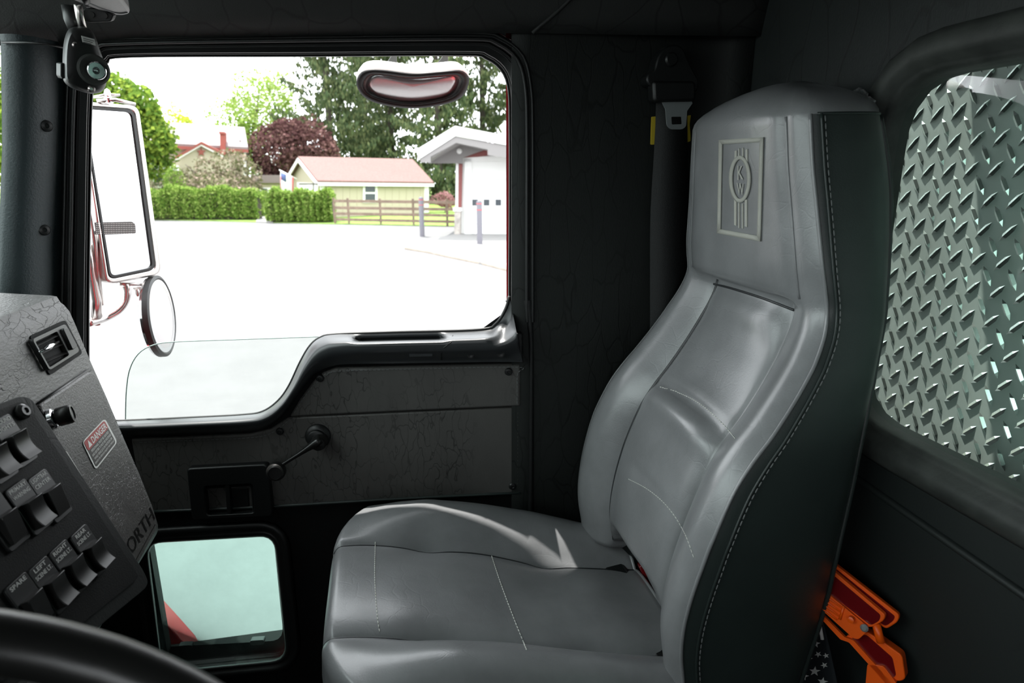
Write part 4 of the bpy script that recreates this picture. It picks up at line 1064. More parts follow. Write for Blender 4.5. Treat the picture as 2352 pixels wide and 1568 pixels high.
# star printed cloth
FC = PL(at_x(1880, 1500, .672), (-.95, -.30, .10))
cl = thing('flag_cloth', FC(1870, 1600), 'navy cloth printed with white stars bunched behind the seat', 'cloth')
rows = []
for j in range(12):
    t = j / 11; y = 1395 + t * 260; xl = 1790; xr = 1878 + 62 * t ** .8
    rows.append([FC(xl + (xr - xl) * u, y, .012 * math.sin(6 * u + 3 * t) * (1 - .3 * u)) for u in [k / 14 for k in range(15)]])
cm = loft('cloth', rows, M['navy'], cl, solid=.002)
fb2 = bvh_of(cm)
def star(cx, cy, r, rot=0, sq=.85):
    return [(cx + (r if k % 2 == 0 else r * .40) * math.sin(rot + math.pi * k / 5), cy - sq * (r if k % 2 == 0 else r * .40) * math.cos(rot + math.pi * k / 5)) for k in range(10)]
for cx, cy, r, q in ((1868, 1446, 9, .3), (1876, 1477, 12, .2), (1862, 1474, 8, .9), (1857, 1512, 13, .2), (1882, 1502, 9, .7), (1874, 1541, 14, .1), (1848, 1551, 13, .3), (1900, 1505, 8, 1.0), (1896, 1527, 9, .8), (1917, 1536, 11, .4), (1830, 1562, 11, .4), (1892, 1565, 13, .2), (1922, 1563, 10, .5)):
    pts = drape(star(cx, cy, r, q), fb2, .0022)
    if len(pts) == 10:
        c_ = drape([(cx, cy)], fb2, .0022)[0]
        mesh('printed_star', pts + [c_], [[k, (k + 1) % 10, 10] for k in range(10)], M['white_cloth'], cm, smooth=False)
tube('cloth_hem', [FC(1876, 1408, .012), FC(1884, 1440, .012), FC(1889, 1468, .012)], .003, M['white_cloth'], cl, n=6)

# ================================================================== mirrors outside the door
MN = V((.853, -.52, .0)).normalized()
A0 = at_y(228, 440, 1.66)
MP = PL(A0, MN)
wm = thing('side_mirror', MP(300, 640), 'tall chrome framed side mirror outside the passenger window', 'mirror')
mo = rpoly([(180, 232), (318, 243), (372, 630), (246, 654)], 22, 5); mi = rpoly([(190, 244), (308, 252), (357, 618), (252, 640)], 16, 5); mi2 = rpoly([(195, 250), (303, 258), (351, 614), (256, 634)], 13, 5)
ringp('mirror_frame', MP, mo, mi, .004, .03, M['steel'], wm, bevel=.004)
ringp('mirror_gasket', MP, mi, mi2, .005, .012, M['rubber'], wm)
pp('mirror_back', MP, mo, -.020, .012, M['steel'], wm)
gls = pp('mirror_glass', MP, mi, .0015, .004, M['mirror'], wm, smooth=False)
# dotted reflection at the edge of the glass, laid on as a dark patch
strip = pp('reflection_patch', MP, rpoly([(210, 511), (304, 509), (311, 516), (312, 536), (234, 539), (216, 538)], 3, 2), .0035, .002, M['sticker_black'], gls)
vs, fs = [], []
for i in range(24):
    for j in range(6):
        c = MP(222 + i * 3.8, 513 + j * 4.5, .004); u = MN.cross(V((0, 0, 1))).normalized() * .0013; w = V((0, 0, .0013)); b = len(vs)
        vs += [c - u, c - w, c + u, c + w]; fs.append([b, b + 1, b + 2, b + 3])
mesh('reflection_dots', vs, fs, M['white_print'], strip, smooth=False, kind='stuff')
# brackets
UB = at_y(247, 215, 1.70)
lathe('acorn_nut', UB - V((0, 0, .02)), (0, 0, 1), [(.009, 0), (.009, .010), (.0075, .012), (.0075, .02), (.005, .028), (.001, .031)], M['chrome'], wm, n=16)
tube('upper_clamp', [at_y(205, 224, 1.70), at_y(245, 219, 1.70), at_y(276, 218, 1.71)], [.004, .007, .004], M['steel'], wm, n=8, flat=.5)
tube('upper_plate', [at_y(222, 232, 1.69), at_y(265, 229, 1.70), at_y(310, 240, 1.73)], .005, M['steel'], wm, n=8)
tube('lower_plate', [at_y(275, 652, 1.69), at_y(310, 653, 1.71), at_y(340, 655, 1.74)], .004, M['steel'], wm, n=8)
ARM = crv([V(at_y(287, 652, 1.70)), V(at_y(292, 668, 1.70)), V(at_y(288, 692, 1.70)), V(at_y(272, 713, 1.69)), V(at_y(240, 731, 1.67)), V(at_y(205, 742, 1.62))], 30)
tube('lower_arm', ARM, .0085, M['steel'], wm, n=12)
tube('stay_bar', [at_y(203, 560, 1.64), at_y(209, 620, 1.64), at_y(222, 690, 1.65), at_y(222, 728, 1.65)], [.008, .009, .011, .012], M['steel'], wm, n=12)
tube('stay_bar', [at_y(196, 430, 1.62), at_y(218, 560, 1.64), at_y(232, 700, 1.66)], [.006, .006, .006], M['steel'], wm, n=10)
lathe('arm_bolt', at_y(221, 728, 1.66), (0, 0, -1), [(.009, 0), (.009, .012), (.006, .013), (.006, .02)], M['rust'], wm, n=10)
# round convex mirror
CC = at_y(370, 726, 1.76); vd = (CAM - CC).normalized(); side = V((1, 0, 0)) - vd * vd.x; side.normalize()
cn = (vd * math.cos(math.radians(73)) + side * math.sin(math.radians(73))).normalized()
cn.z += .03; cn.normalize()
cm_ = thing('convex_mirror', CC, 'round convex spot mirror with black rim below the side mirror', 'mirror')
Rm = .103
lathe('mirror_shell', CC, -cn, [(Rm, -.004), (Rm + .003, 0), (Rm, .016), (Rm * .9, .022), (Rm * .6, .03), (.01, .036)], M['chrome'], cm_, n=48)
lathe('rim', CC, cn, [(Rm - .008, -.004), (Rm - .008, .004), (Rm - .004, .006), (Rm + .003, .003), (Rm + .003, -.010), (Rm, -.011)], M['rubber'], cm_, n=48)
lathe('convex_glass', CC, cn, [(Rm - .006, .0), (Rm * .75, .006), (Rm * .5, .0095), (Rm * .25, .0115), (.001, .012)], M['mirror_pale'], cm_, n=48)
BR = at_y(330, 668, 1.74)
prism('mirror_bracket', [at_y(x, y, 1.74) for x, y in ((304, 658), (330, 659), (338, 666), (336, 690), (336, 702), (326, 700), (322, 680), (316, 668), (305, 664))], V((0, .014, 0)), M['steel'], cm_, bevel=.002)
lathe('bracket_bolt', at_y(315, 664, 1.74), (0, 0, -1), [(.006, 0), (.006, .012), (.004, .018)], M['steel'], cm_, n=10)
# look-down mirror over the window
LN = V((.0, -.66, -.75)).normalized()
LM = PL(at_y(948, 200, 1.50), LN)
lm = thing('look_down_mirror', at_y(948, 160, 1.52), 'kidney-shaped look-down mirror hanging over the window top', 'mirror')
ko = crv([(819, 196), (826, 170), (846, 160), (880, 160), (948, 168), (1010, 164), (1055, 161), (1074, 172), (1077, 190), (1062, 222), (1020, 240), (948, 249), (880, 241), (838, 224)], 72, True)
kc = V((948, 200)); ki_ = crv([(834, 200), (840, 179), (854, 170), (885, 171), (948, 178), (1008, 174), (1048, 172), (1059, 180), (1060, 190), (1045, 216), (1010, 230), (948, 238), (888, 231), (848, 217)], 72, True)
loft('mirror_bezel', [[LM(p.x, p.y, o) for p in L] for L, o in ((ki_, -.006), (ki_, .006), ([a.lerp(b, .5) for a, b in zip(ki_, ko)], .010), (ko, .006), (ko, -.004))], M['rubber'], lm, closed_u=True)
up = V((0, .03, .012))
loft('mirror_shell', [[LM(p.x, p.y, -.003) for p in ko], [LM(p.x, p.y, -.003) + V((0, .02, .014)) for p in ko], [LM(*(kc + (p - kc) * .95), -.003) + V((0, .045, .026)) for p in ko], [LM(*(kc + (p - kc) * .5), -.003) + V((0, .065, .03)) for p in ko], [LM(*(kc + (p - kc) * .02), -.003) + V((0, .068, .03)) for p in ko]], M['white_trim'], lm, closed_u=True, cap=True)
def kg(k): return [kc + (p - kc) * k for p in ki_]
loft('mirror_glass', [[LM(p.x, p.y, o) for p in kg(k)] for k, o in ((1.02, -.004), (.8, -.001), (.6, .001), (.4, .0025), (.2, .003), (.01, .0032))], M['mirror_pale'], lm, closed_u=True, cap=True)
for x in (897, 1015):
    prism('hanger', [at_y(a, b, 1.54) for a, b in ((x - 16, 150), (x - 4, 136), (x + 6, 120), (x + 14, 120), (x + 15, 150), (x + 10, 154), (x - 14, 154))], V((0, .02, 0)), M['rubber_old'], lm, bevel=.002)

# ================================================================== the truck's own red flank below the low window
tb = thing('fuel_tank_step', at_z(380, 1480, .35), 'red painted truck step seen through the low window', 'step')
stp = [at_y(x, y, 1.62) for x, y in ((300, 1352), (352, 1400), (400, 1452), (436, 1492), (470, 1560), (300, 1600))]
prism('step_side', stp, V((0, .06, 0)), M['truck_red'], tb, bevel=.004)
prism('step_flank', [stp[0], stp[-1], V((stp[-1].x - .2, 1.62, stp[-1].z)), V((stp[0].x - .3, 1.62, stp[0].z + .1))], V((0, .06, 0)), M['truck_red'], tb)

# ================================================================== outdoors
GZ = 0.0
def gp(px, py): return at_z(px, py, GZ)
gnd = S(mesh('ground', [V((-90, -40, 0)), V((90, -40, 0)), V((90, 120, 0)), V((-90, 120, 0))], [[0, 1, 2, 3]], M['asphalt'], smooth=False), 'pale sunlit asphalt yard')
def slab_px(name, pts, h, m, label, z0=0.0):
    base = [at_z(x, y, z0) for x, y in pts]; return S(prism(name, [p + V((0, 0, h)) for p in base], V((0, 0, -h - .02)), m, auto=30), label)
lawn_edge = [at_z(x, y, 0) for x, y in ((200, 503), (360, 505), (600, 511), (760, 515), (1045, 520))]
lawn = [p.copy() for p in lawn_edge] + [V((60, 30, 0)), V((60, 110, 0)), V((-70, 110, 0)), V((-70, 40, 0))]
S(prism('lawn', [p + V((0, 0, .03)) for p in lawn], V((0, 0, -.05)), M['grass']), 'strip of lawn along the far side of the yard')
slab_px('apron', [(935, 562), (1000, 553), (1060, 540), (1400, 548), (1400, 640), (1168, 622), (1040, 592), (935, 572)], .10, M['concrete'], 'pale concrete apron in front of the garage')
kp = [at_z(x, y, 0) for x, y in ((935, 572), (985, 580), (1040, 592), (1110, 606), (1168, 621), (1400, 690))]
tube('kerb', [p + V((0, 0, .05)) for p in kp], .11, M['kerb'], S(thing('kerb_edge', kp[2], 'low stone kerb edging the apron')), n=8)
slab_px('garden_path', [(588, 511), (627, 512), (618, 490), (596, 490)], .05, M['concrete'], 'short pale path between the two hedges')

# ---- foliage
def cards(name, pts, size, mat_, parent, seed=0, aspect=1.0, hang=False):
    rn = random.Random(seed); vs, fs = [], []
    for p in pts:
        s = size * rn.uniform(.6, 1.4)
        if hang:
            a = rn.uniform(0, 6.28); u = V((math.cos(a), math.sin(a), rn.uniform(-.3, .3))) * s * .5; w = V((rn.uniform(-.3, .3), rn.uniform(-.3, .3), -1)).normalized() * s * aspect * .5
        else:
            n = V((rn.gauss(0, 1), rn.gauss(0, 1), rn.gauss(0, 1) + .5)).normalized(); u = n.orthogonal().normalized(); a = rn.uniform(0, 6.28)
            u = (Matrix.Rotation(a, 3, n) @ u) * s * .5; w = n.cross(u) * aspect
        b = len(vs); vs += [p - u, p - w * .6, p + u, p + w]; fs.append([b, b + 1, b + 2, b + 3])
    me = bpy.data.meshes.new(name); me.from_pydata([tuple(v) for v in vs], [], fs); me.materials.append(mat_); me.update()
    o = bpy.data.objects.new(name, me); COL.objects.link(o); adopt(o, parent); o['kind'] = 'stuff'; return o
def blob_pts(blobs, n, seed):
    rn = random.Random(seed); out = []
    vol = [b[1].x * b[1].y * b[1].z for b in blobs]; tv = sum(vol)
    for (c, r), v in zip(blobs, vol):
        bumps = [V((rn.gauss(0, 1), rn.gauss(0, 1), rn.gauss(0, 1))).normalized() for _ in range(9)]
        for _ in range(int(n * v / tv) + 1):
            d = V((rn.gauss(0, 1), rn.gauss(0, 1), rn.gauss(0, 1))).normalized() * rn.uniform(.55, 1.0) ** .6
            q = d.normalized(); f_ = 1.0
            for bd in bumps: f_ += .34 * max(0, q.dot(bd) - .72) / .28
            d = d * (f_ * .92)
            out.append(c + V((d.x * r.x, d.y * r.y, d.z * r.z)))
    return out
def px_blob(px, py, y, rx, rz, ry=None):
    """ellipsoid centred at a pixel, y metres away, radii given in pixels"""
    c = at_y(px, py, y); k = y / F * 1.06; return (c, V((rx * k, (ry if ry else rx) * k, rz * k)))
def tree(name, label, px, y, blobs, n, leaf, m, seed, cat='tree', trunk=.15, group=None):
    c = at_y(px, 500, y); base = V((c.x, y, 0))
    t = thing(name, base, label, cat, group)
    B = [px_blob(*b) for b in blobs]
    cards('foliage', blob_pts(B, n, seed), leaf, m, t, seed)
    topz = max(b[0].z for b in B)
    tube('trunk', [base + V((0, 0, -.1)), base + V((.05, 0, topz * .5)), V((B[0][0].x, B[0][0].y, topz))], [trunk, trunk * .8, trunk * .35], M['bark'], t, n=8)
    for b in B[:5]:
        tube('branch', [base + V((.03, 0, min(topz * .45, max(.3, b[0].z * .6)))), (base + b[0]) * .5 + V((0, 0, b[0].z * .25)), b[0]], [trunk * .4, trunk * .3, trunk * .12], M['bark'], t, n=5)
    return t
def hedge(label, x0, x1, y0, y1, yd, seed):
    a, b = at_z(x0, y1, 0), at_z(x1, y1, 0); top = at_y(x0, y0, a.y).z
    t = thing('hedge', (a + b) / 2, label, 'hedge', 'green hedges along the yard')
    rn = random.Random(seed); pts = []
    w = (b - a).length; dirx = (b - a).normalized(); diry = V((-dirx.y, dirx.x, 0))
    for _ in range(9000):
        u, q, h = rn.random(), rn.uniform(0, 1.1), rn.random()
        f = rn.random()
        if f < .6: q = rn.uniform(0, .18)
        elif f < .85: h = rn.uniform(.85, 1.0)
        rnd_ = 1 - .18 * (max(0, abs(u - .5) * 2 - .8) / .2) ** 2
        bump = (.08 * math.sin(u * 17 + seed) + .06 * math.sin(u * 37 + 2 * seed) + .05 * math.sin(u * 71 + seed))
        pts.append(a + dirx * (u * w) + diry * (q - .12 * math.sin(h * 3.1) + .08 * math.sin(u * 60)) + V((0, 0, .08 + h * (top * (.94 + bump) * rnd_ - .05) + rn.uniform(0, .08))))
    cards('foliage', pts, .12, M['hedge'], t, seed)
    c0_ = (a + b) / 2 + diry * .6
    rows = []
    box('twig_core', (c0_.x, c0_.y + .1, top * .42), (w * .94, .7, top * .78), M['bark'], t, rz=math.atan2(dirx.y, dirx.x))
    return t
hedge('long clipped green hedge below the gabled house', 330, 594, 432, 506, 1.2, 3)
hedge('shorter green hedge in front of the shed', 612, 764, 440, 512, 1.2, 5)
tree('flower_shrub', 'big olive and pinkish flowering shrub in front of the house', 500, 41.5, [(430, 412, 41.5, 22, 22), (475, 395, 41.5, 24, 26), (525, 378, 41.5, 26, 24), (560, 385, 41.5, 22, 24), (588, 410, 41.5, 12, 24), (500, 428, 41.5, 85, 20), (450, 430, 41.5, 40, 16), (560, 430, 41.5, 40, 18)] + 0 * [(500, 400, 41.5, 85, 45), (540, 385, 41.5, 55, 42), (450, 405, 41.5, 55, 38), (575, 410, 41.5, 30, 34)], 7000, .16, M['lilac'], 11, 'shrub', .05)
tree('evergreen_bush', 'small bright green evergreen bush left of the flowering shrub', 397, 38.5, [(397, 412, 38.5, 14, 26)], 900, .10, M['hedge'], 12, 'bush', .03)
tree('bush', 'small leafy bush filling the gap between the hedges', 602, 38.5, [(602, 468, 38.5, 14, 22), (612, 455, 38.5, 10, 14)], 900, .10, M['hedge'], 19, 'bush', .03)
tree('purple_maple', 'round purple leaved maple tree behind the shed', 672, 49, [(675, 345, 49, 70, 58), (635, 380, 49, 45, 49), (715, 340, 49, 49, 45), (660, 305, 49, 40, 30), (665, 395, 49, 38, 30), (725, 375, 49, 30, 34)], 9000, .22, M['maple'], 13)
tree('pale_tree', 'airy pale green tree beyond the house', 590, 64, [(600, 260, 64, 55, 60), (535, 275, 64, 42, 40), (610, 340, 64, 50, 60), (640, 215, 64, 30, 38), (600, 215, 65, 25, 30), (560, 330, 64, 40, 50), (665, 290, 64, 30, 45)], 6500, .28, M['bright'], 14)
tree('garden_tree', 'leafy green tree rising behind the side mirror', 300, 41.0, [(300, 300, 41, 70, 60), (265, 230, 41, 45, 50), (355, 335, 41, 32, 44), (230, 290, 41, 60, 90), (362, 392, 41, 18, 22), (320, 250, 41, 30, 40)], 14000, .24, M['left_tree'], 15)
tree('yellow_tree', 'yellow green treetop showing over the pale roof', 385, 66, [(375, 285, 66, 60, 26), (420, 290, 66, 25, 16)], 1800, .25, M['yellow_leaf'], 16)
tree('windshield_tree', 'blurred green tree beyond the windshield edge', -40, 26.0, [(-40, 330, 26, 80, 140), (0, 250, 27, 60, 110)], 4500, .2, M['left_tree'], 17)
tree('pink_shrub', 'small dusky pink shrub beside the garage', 1022, 40, [(1022, 460, 40, 22, 16)], 900, .12, M['pink_leaf'], 18, 'shrub', .03)

def spruce(px, y, topz, r0, label, seed, zlow=1.0):
    c = at_y(px, 450, y); base = V((c.x, y, 0)); rn = random.Random(seed)
    t = thing('spruce_tree', base, label, 'tree', 'spruces behind the shed'); pts = []
    tube('trunk', [base, base + V((0, 0, topz * .5)), base + V((0, 0, topz))], [.35, .22, .04], M['bark'], t, n=8)
    z = zlow; vs = []
    while z < topz - .5:
        r = r0 * (1 - (z / topz)) ** .75 * rn.uniform(.75, 1.12)
        for k in range(8):
            a = rn.uniform(0, 6.28); rr = r * rn.uniform(.65, 1.15); dz = rn.uniform(-.25, .25)
            tip = base + V((math.cos(a) * rr, math.sin(a) * rr, z + dz + rr * .05)); st = base + V((0, 0, z + dz + rr * .10))
            perp = V((-math.sin(a), math.cos(a), 0))
            for _ in range(int(20 + rr * 24)):
                q = rn.uniform(.1, 1) ** .75
                p = st.lerp(tip, q) + V((0, 0, -.28 * rr * math.sin(q * 2.6) + .30 * rr * .35 * q * q))
                pts.append(p + perp * rn.gauss(0, .13 + .12 * rr * (1 - q)) + V((rn.gauss(0, .05), rn.gauss(0, .05), -abs(rn.gauss(0, .26)))))
        z += rn.uniform(.62, .9)
    cards('foliage', pts, .17, M['spruce'], t, seed, aspect=2.4, hang=True)
    return t
spruce(768, 56, 20, 5.4, 'tall dark spruce with drooping boughs left of the look-down mirror', 31, .8)
spruce(905, 60, 21, 5.0, 'dark spruce standing directly behind the look-down mirror', 32, .8)
spruce(1010, 54, 19, 4.6, 'spruce above the garage roof peak', 33, .8)
spruce(1110, 58, 21, 5.0, 'spruce at the right edge of the window above the garage', 34, .8)
spruce(1215, 55, 20, 4.8, 'spruce hidden mostly by the rear window post', 35, .8)
spruce(850, 66, 18, 4.8, 'farther spruce filling the gap above the shed roof', 36, .8)

# ---- shed
def wall_quad(name, pts, thick, m, parent):
    a, b, c = V(pts[0]), V(pts[1]), V(pts[2]); n = (b - a).cross(c - a).normalized()
    if n.dot(CAM - a) < 0: n = -n
    return prism(name, pts, -n * thick, m, parent, smooth=False)
YA, YB, YCc = 36.5, 40.0, 40.2
up_ = lambda p, z: V((p.x, p.y, z))
A = at_y(740, 480, YA); B = at_y(982, 480, YB); C_ = at_y(674, 480, YCc); A.z = B.z = C_.z = 0
zA = at_y(740, 414, YA).z; zB = at_y(982, 418, YB).z
Dd = B + (C_ - A)
shed = thing('garden_shed', (A + B) / 2, 'cream shed with reddish shingle roof and one white window', 'shed')
wall_quad('front_wall', [A, B, up_(B, zB), up_(A, zA)], .12, M['cream'], shed)
apex = (A + C_) / 2; apz = at_y(694, 364, apex.y + .0).z + .02
gw = wall_quad('gable_wall', [C_, A, up_(A, zA), up_(apex, apz - .1), up_(C_, zA)], .12, M['cream'], shed)
wall_quad('rear_wall', [C_, Dd, up_(Dd, zA), up_(C_, zA)], .1, M['cream'], shed)
apex2 = (B + Dd) / 2
gd = (A - B).normalized() * .28; ed = (A - C_).normalized() * .3
rA, rB = up_(A, zA - .10) + gd + ed, up_(B, zB - .10) - gd * 1.2 + ed
pA, pB = up_(apex, apz) + gd, up_(apex2, apz - .05) - gd * 1.2
rC, rD = up_(C_, zA - .10) + gd - ed, up_(Dd, zA - .10) - gd - ed
prism('roof', [rA, rB, pB, pA], V((0, 0, .10)), M['roof_red'], shed, smooth=False)
prism('roof', [pA, pB, rD, rC], V((0, 0, .10)), M['roof_red'], shed, smooth=False)
f_ = (A - C_).normalized() * .03
prism('fascia', [rA + f_, rB + f_, rB + V((0, 0, -.17)) + f_, rA + V((0, 0, -.17)) + f_], -f_, M['white_trim'], shed, smooth=False)
prism('bargeboard', [rA, pA, pA + V((0, 0, -.2)), rA + V((0, 0, -.2))], gd * .2, M['white_trim'], shed, smooth=False)
prism('bargeboard', [pA, rC, rC + V((0, 0, -.2)), pA + V((0, 0, -.2))], gd * .2, M['white_trim'], shed, smooth=False)
FW = PL(A, (B - A).cross(V((0, 0, 1))) if (B - A).cross(V((0, 0, 1))).y < 0 else -(B - A).cross(V((0, 0, 1))))
sw_ = pp('window', FW, [(834, 419), (867, 419), (867, 466), (834, 466)], .06, .08, M['white_trim'], shed, smooth=False)
for y0, y1 in ((424, 441), (445, 461)): pp('pane', FW, [(839, y0), (862, y0), (862, y1), (839, y1)], .07, .02, M['dark_pane'], sw_, smooth=False)
for x in (741, 980): pp('corner_board', FW, [(x - 5, 415), (x + 5, 415), (x + 5, 512), (x - 5, 512)], .03, .05, M['white_trim'], shed, smooth=False)
for k in range(14):
    x = 756 + k * 16.2
    if 830 < x < 872: continue
    pp('batten', FW, [(x - .7, 417), (x + .7, 417), (x + .7, 512), (x - .7, 512)], .015, .02, M['cream'], shed, smooth=False)
GW = PL(A, (A - C_).cross(V((0, 0, 1))) if (A - C_).cross(V((0, 0, 1))).dot(CAM - A) > 0 else -(A - C_).cross(V((0, 0, 1))))
# white shed doors in the gable
pp('shed_door', GW, [(682, 418), (730, 421), (730, 500), (682, 490)], .04, .05, M['white_trim'], shed, smooth=False)
# sign on a post in front of the shed
SG = PL(at_y(710, 450, 36.0), (0, -1, 0))
sg = thing('hanging_sign', at_y(719, 500, 36.0), 'small bell shaped sign hanging from a dark bracket before the shed', 'sign')
pp('sign_post', SG, [(718.5, 419), (721, 419), (721, 512), (718.5, 512)], 0, .06, M['bark'], sg, smooth=False)
pp('sign_arm', SG, [(686, 421), (730, 421), (730, 424), (686, 424)], .02, .06, M['bark'], sg, smooth=False)
pp('sign_board', SG, [(p.x, p.y) for p in crv([(700, 431), (706, 430), (711, 436), (713, 447), (714, 452), (697, 452), (697, 446), (698, 436)], 24, True)], .03, .04, M['sign'], sg)
# flag on the shed
FP = PL(at_y(660, 410, 38.0), (.1, -1, 0))
fl = thing('flag', FP(672, 402), 'small striped flag on a white pole at the shed gable', 'flag')
tube('flag_pole', [FP(641, 390), FP(682, 411)], .03, M['white_trim'], fl, n=6)
rows = [[FP(644 + 27 * u, 393 + 12 * u + t * 42, .15 * math.sin(5 * u)) for u in [k / 8 for k in range(9)]] for t in (0, .33, .66, 1)]
loft('flag_cloth', rows, M['white_trim'], fl, solid=.01)
rows = [[FP(645 + 12 * u, 395 + 6 * u + t * 17, .15 * math.sin(2.3 * u) + .03) for u in [k / 4 for k in range(5)]] for t in (0, 1)]
loft('flag_canton', rows, M['flag_blue'], fl, solid=.01)
for x in (644.5, 671): 
    loft('flag_stripe', [[FP(x, (405 if x < 650 else 408), .05), FP(x + 2.5, 406, .05)], [FP(x, 436, .05), FP(x + 2.5, 444, .05)]], M['flag_red'], fl, solid=.01)

# ---- rail fence
fence = thing('rail_fence', at_z(900, 514, 0), 'weathered wooden post and rail fence in front of the shed', 'fence')
fa_, fb_ = at_z(770, 514, 0), at_z(1048, 520, 0)
for t in (0, .12, .39, .66, .93):
    p = fa_.lerp(fb_, t); box('post', (p.x, p.y, .62), (.10, .10, 1.24), M['fence'], fence)
for h in (.22, .5, .78, 1.10):
    a, b = fa_ + V((0, -.06, h)), fb_ + V((0, -.06, h + .0))
    prism('rail', [a + V((0, 0, -.065)), b + V((0, 0, -.065)), b + V((0, 0, .065)), a + V((0, 0, .065))], V((0, .04, 0)), M['fence'], fence, smooth=False)

# ---- house
HY = 46.0
HPn = PL(at_y(460, 400, HY), (.12, -1, 0))
house = thing('gabled_house', HPn(470, 505), 'cream house with a pale red metal roof, chimney and star gable', 'house')
hb_ = lambda x, y, o=0: HPn(x, y, o)
def hp_(name, pts, off, th, m, parent=house): return pp(name, HPn, pts, off, th, m, parent, smooth=False)
hp_('main_wall', [(300, 330), (564, 342), (564, 500), (300, 500)], -1.2, 4.0, M['cream'])
e0, e1 = hb_(290, 329, -.7), hb_(570, 343, -.7); r0_, r1_ = hb_(300, 280, -4.2), hb_(562, 297, -4.2)
prism('main_roof', [e0, e1, r1_, r0_], V((0, 0, .15)), M['roof_pale'], house, smooth=False)
prism('eave_board', [e0, e1, e1 + V((0, 0, -.2)), e0 + V((0, 0, -.2))], V((0, .05, 0)), M['rust'], house, smooth=False)
hp_('corner_trim', [(560, 343), (565, 343), (565, 500), (560, 500)], -1.1, .1, M['white_trim'])
hp_('gable_wall', [(404, 362), (462, 330), (512, 358), (530, 370), (530, 500), (404, 500)], 0, 1.3, M['cream'])
hp_('gable_rake', [(398, 362), (462, 325), (463, 331), (400, 367)], .3, 1.6, M['rust']); hp_('gable_rake', [(462, 325), (516, 352), (515, 357), (462, 331)], .3, 1.6, M['rust'])
hp_('gable_trim', [(400, 366), (462, 331), (462, 335), (402, 370)], .25, .3, M['white_trim']); hp_('gable_trim', [(462, 331), (514, 357), (512, 361), (462, 335)], .25, .3, M['white_trim'])
hp_('barn_star', [(462 + (11 if k % 2 == 0 else 4.4) * math.sin(math.pi * k / 5), 349 - (11 if k % 2 == 0 else 4.4) * math.cos(math.pi * k / 5)) for k in range(10)], .12, .12, M['rust'])
ch = hp_('chimney', [(505, 306), (517, 307), (518, 352), (506, 351)], -.4, 1.0, M['brick']); hp_('chimney_cap', [(503, 302), (516, 303), (517, 308), (503, 307)], -.3, 1.2, M['brick'], ch)
hp_('vent_pipe', [(550, 322), (553, 322), (553, 329), (550, 329)], -1.5, .2, M['black'])
hp_('porch_wall', [(300, 375), (404, 388), (404, 500), (300, 500)], .6, 1.0, M['cream'])
hp_('porch_roof', [(300, 360), (404, 380), (408, 392), (300, 388)], 1.2, 1.8, M['white_trim'])
for x0, x1 in ((354, 372), (377, 394)):
    w_ = hp_('window', [(x0 - 3, 397), (x1 + 2, 398), (x1 + 2, 431), (x0 - 3, 431)], .7, .15, M['white_trim']); hp_('pane', [(x0, 402), (x1, 402), (x1, 426), (x0, 426)], .75, .1, M['dark_pane'], w_)
# low side wing
hp_('side_wing', [(585, 420), (660, 418), (660, 500), (585, 500)], -.6, 2.5, M['cream']); hp_('wing_roof', [(580, 402), (670, 402), (672, 420), (578, 420)], -.3, 3.0, M['roof_pale'])
w_ = hp_('window', [(594, 431), (621, 431), (621, 445), (594, 445)], -.5, .15, M['white_trim']); hp_('pane', [(602, 433), (614, 433), (614, 443), (602, 443)], -.45, .1, M['dark_pane'], w_)

# ---- garage
GY = 25.0
gn = V((-.55, -.85, 0)).normalized()
gar = thing('garage', at_z(1090, 545, 0), 'white garage with gabled canopy, red siding and overhead door', 'garage')
GPf = PL(at_z(1072, 543, 0), (-.25, -.97, 0))
def gq(name, pts, off, th, m, parent=gar): return pp(name, GPf, pts, off, th, m, parent, smooth=False)
gq('wall', [(1050, 340), (1420, 340), (1420, 552), (1050, 541)], -.15, .4, M['white_trim'])
dr = gq('overhead_door', [(1084, 372), (1400, 366), (1400, 556), (1084, 541)], -.10, .1, M['white_trim'])
for k in range(4): 
    y = 412 + k * 34; gq('door_groove', [(1084, y), (1400, y - 2), (1400, y - 1.2), (1084, y + .8)], -.095, .01, M['soffit'], dr)
for x in (1085, 1111, 1138, 1164): gq('door_pane', [(x, 458), (x + 13, 458), (x + 13, 472), (x, 472)], -.09, .05, M['dark_pane'], dr)
gq('door_frame', [(1067, 364), (1084, 364), (1084, 541), (1067, 541)], -.05, .15, M['white_trim'])
gq('door_frame', [(1067, 360), (1400, 354), (1400, 366), (1067, 372)], -.05, .15, M['white_trim'])
gq('siding', [(1052, 376), (1062, 376), (1060, 480), (1050, 480)], -.02, .1, M['siding_red'])
gq('siding', [(1066, 362), (1120, 340), (1122, 357), (1100, 360)], -.02, .1, M['siding_red'])
gq('corner_post', [(1047, 374), (1053, 374), (1052, 480), (1046, 480)], .0, .15, M['white_trim'])
pier = gq('stone_pier', [(1044, 484), (1058, 484), (1057, 543), (1043, 543)], .10, .4, M['stone']); gq('pier_cap', [(1040, 477), (1060, 477), (1060, 485), (1041, 485)], .16, .5, M['white_trim'], pier)
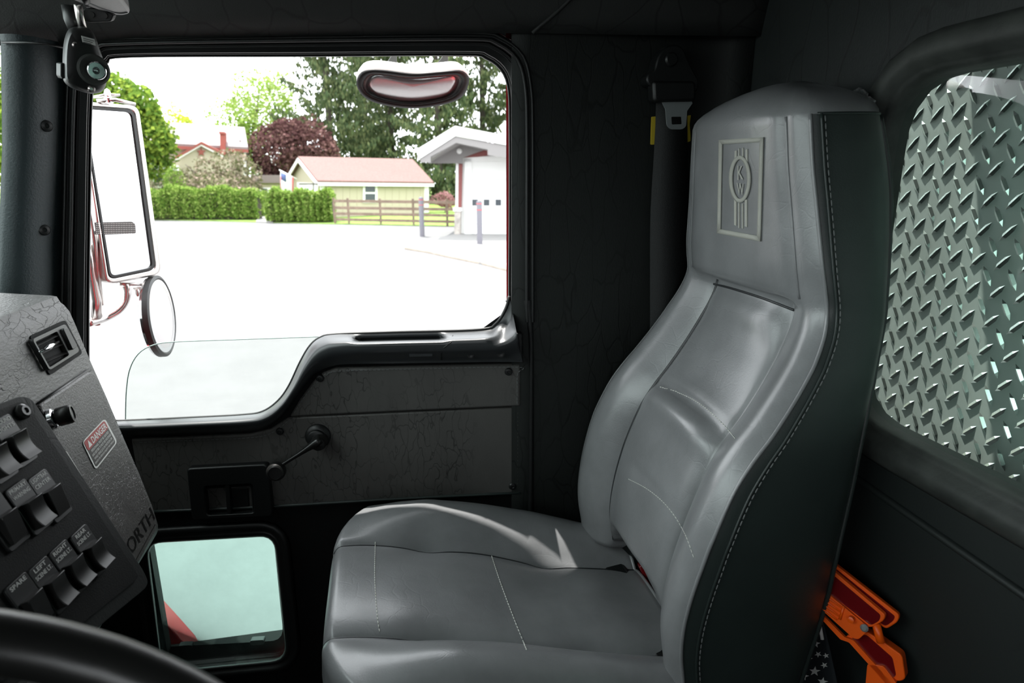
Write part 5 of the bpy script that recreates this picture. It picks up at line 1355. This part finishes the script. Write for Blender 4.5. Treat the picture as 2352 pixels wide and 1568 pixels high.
# gabled canopy roof, a wedge coming towards the yard
can = 1.7
pts_f = [(959, 358), (960, 349), (1045, 296), (1180, 322), (1400, 372), (1400, 392), (1180, 336), (1046, 312), (966, 363)]
cf = gq('canopy_fascia', pts_f, can, .12, M['white_trim'])
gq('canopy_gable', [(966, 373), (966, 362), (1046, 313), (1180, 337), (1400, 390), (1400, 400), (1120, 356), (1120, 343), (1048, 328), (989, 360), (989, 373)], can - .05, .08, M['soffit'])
q0 = [GPf(x, y, can) for x, y in ((959, 350), (1045, 297), (1180, 323), (1400, 372))]
qb = [p - GPf.n * 6 for p in q0]
for i in range(3): prism('canopy_roof', [q0[i], q0[i + 1], qb[i + 1], qb[i]], V((0, 0, .12)), M['white_trim'], gar, smooth=False)
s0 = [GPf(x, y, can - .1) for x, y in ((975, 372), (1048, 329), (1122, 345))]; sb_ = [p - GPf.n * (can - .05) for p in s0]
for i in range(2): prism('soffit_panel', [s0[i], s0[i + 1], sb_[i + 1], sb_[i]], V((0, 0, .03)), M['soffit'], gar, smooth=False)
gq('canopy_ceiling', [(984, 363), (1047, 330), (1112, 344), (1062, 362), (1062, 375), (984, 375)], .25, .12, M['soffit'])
lathe('soffit_light', GPf(1055, 347, .25), GPf.n, [(.10, -.02), (.10, .03), (.06, .05)], M['white_trim'], gar, n=16)
gq('upper_roof', [(1147, 290), (1180, 262), (1400, 200), (1400, 330), (1180, 318), (1160, 316)], -1.0, 3.0, M['white_trim'])

# ---- bollards
def bollard(px, top, base, label):
    b = at_z(px, base, 0); t = at_y(px - 1, top, b.y); h = t.z
    o = thing('bollard', b, label, 'bollard', 'bollards at the garage apron')
    lathe('post', b, (0, 0, 1), [(.095, 0), (.095, h - .06), (.08, h - .02), (.04, h)], M['bollard'], o, n=20)
    for z in (h * .97 - .06, h * .80): lathe('band', b + V((0, 0, z)), (0, 0, 1), [(.097, -.012), (.098, -.01), (.098, .01), (.097, .012)], M['band'], o, n=20)
bollard(970, 452, 543, 'grey bollard standing before the rail fence')
bollard(1102, 460, 567, 'grey bollard standing before the garage door')
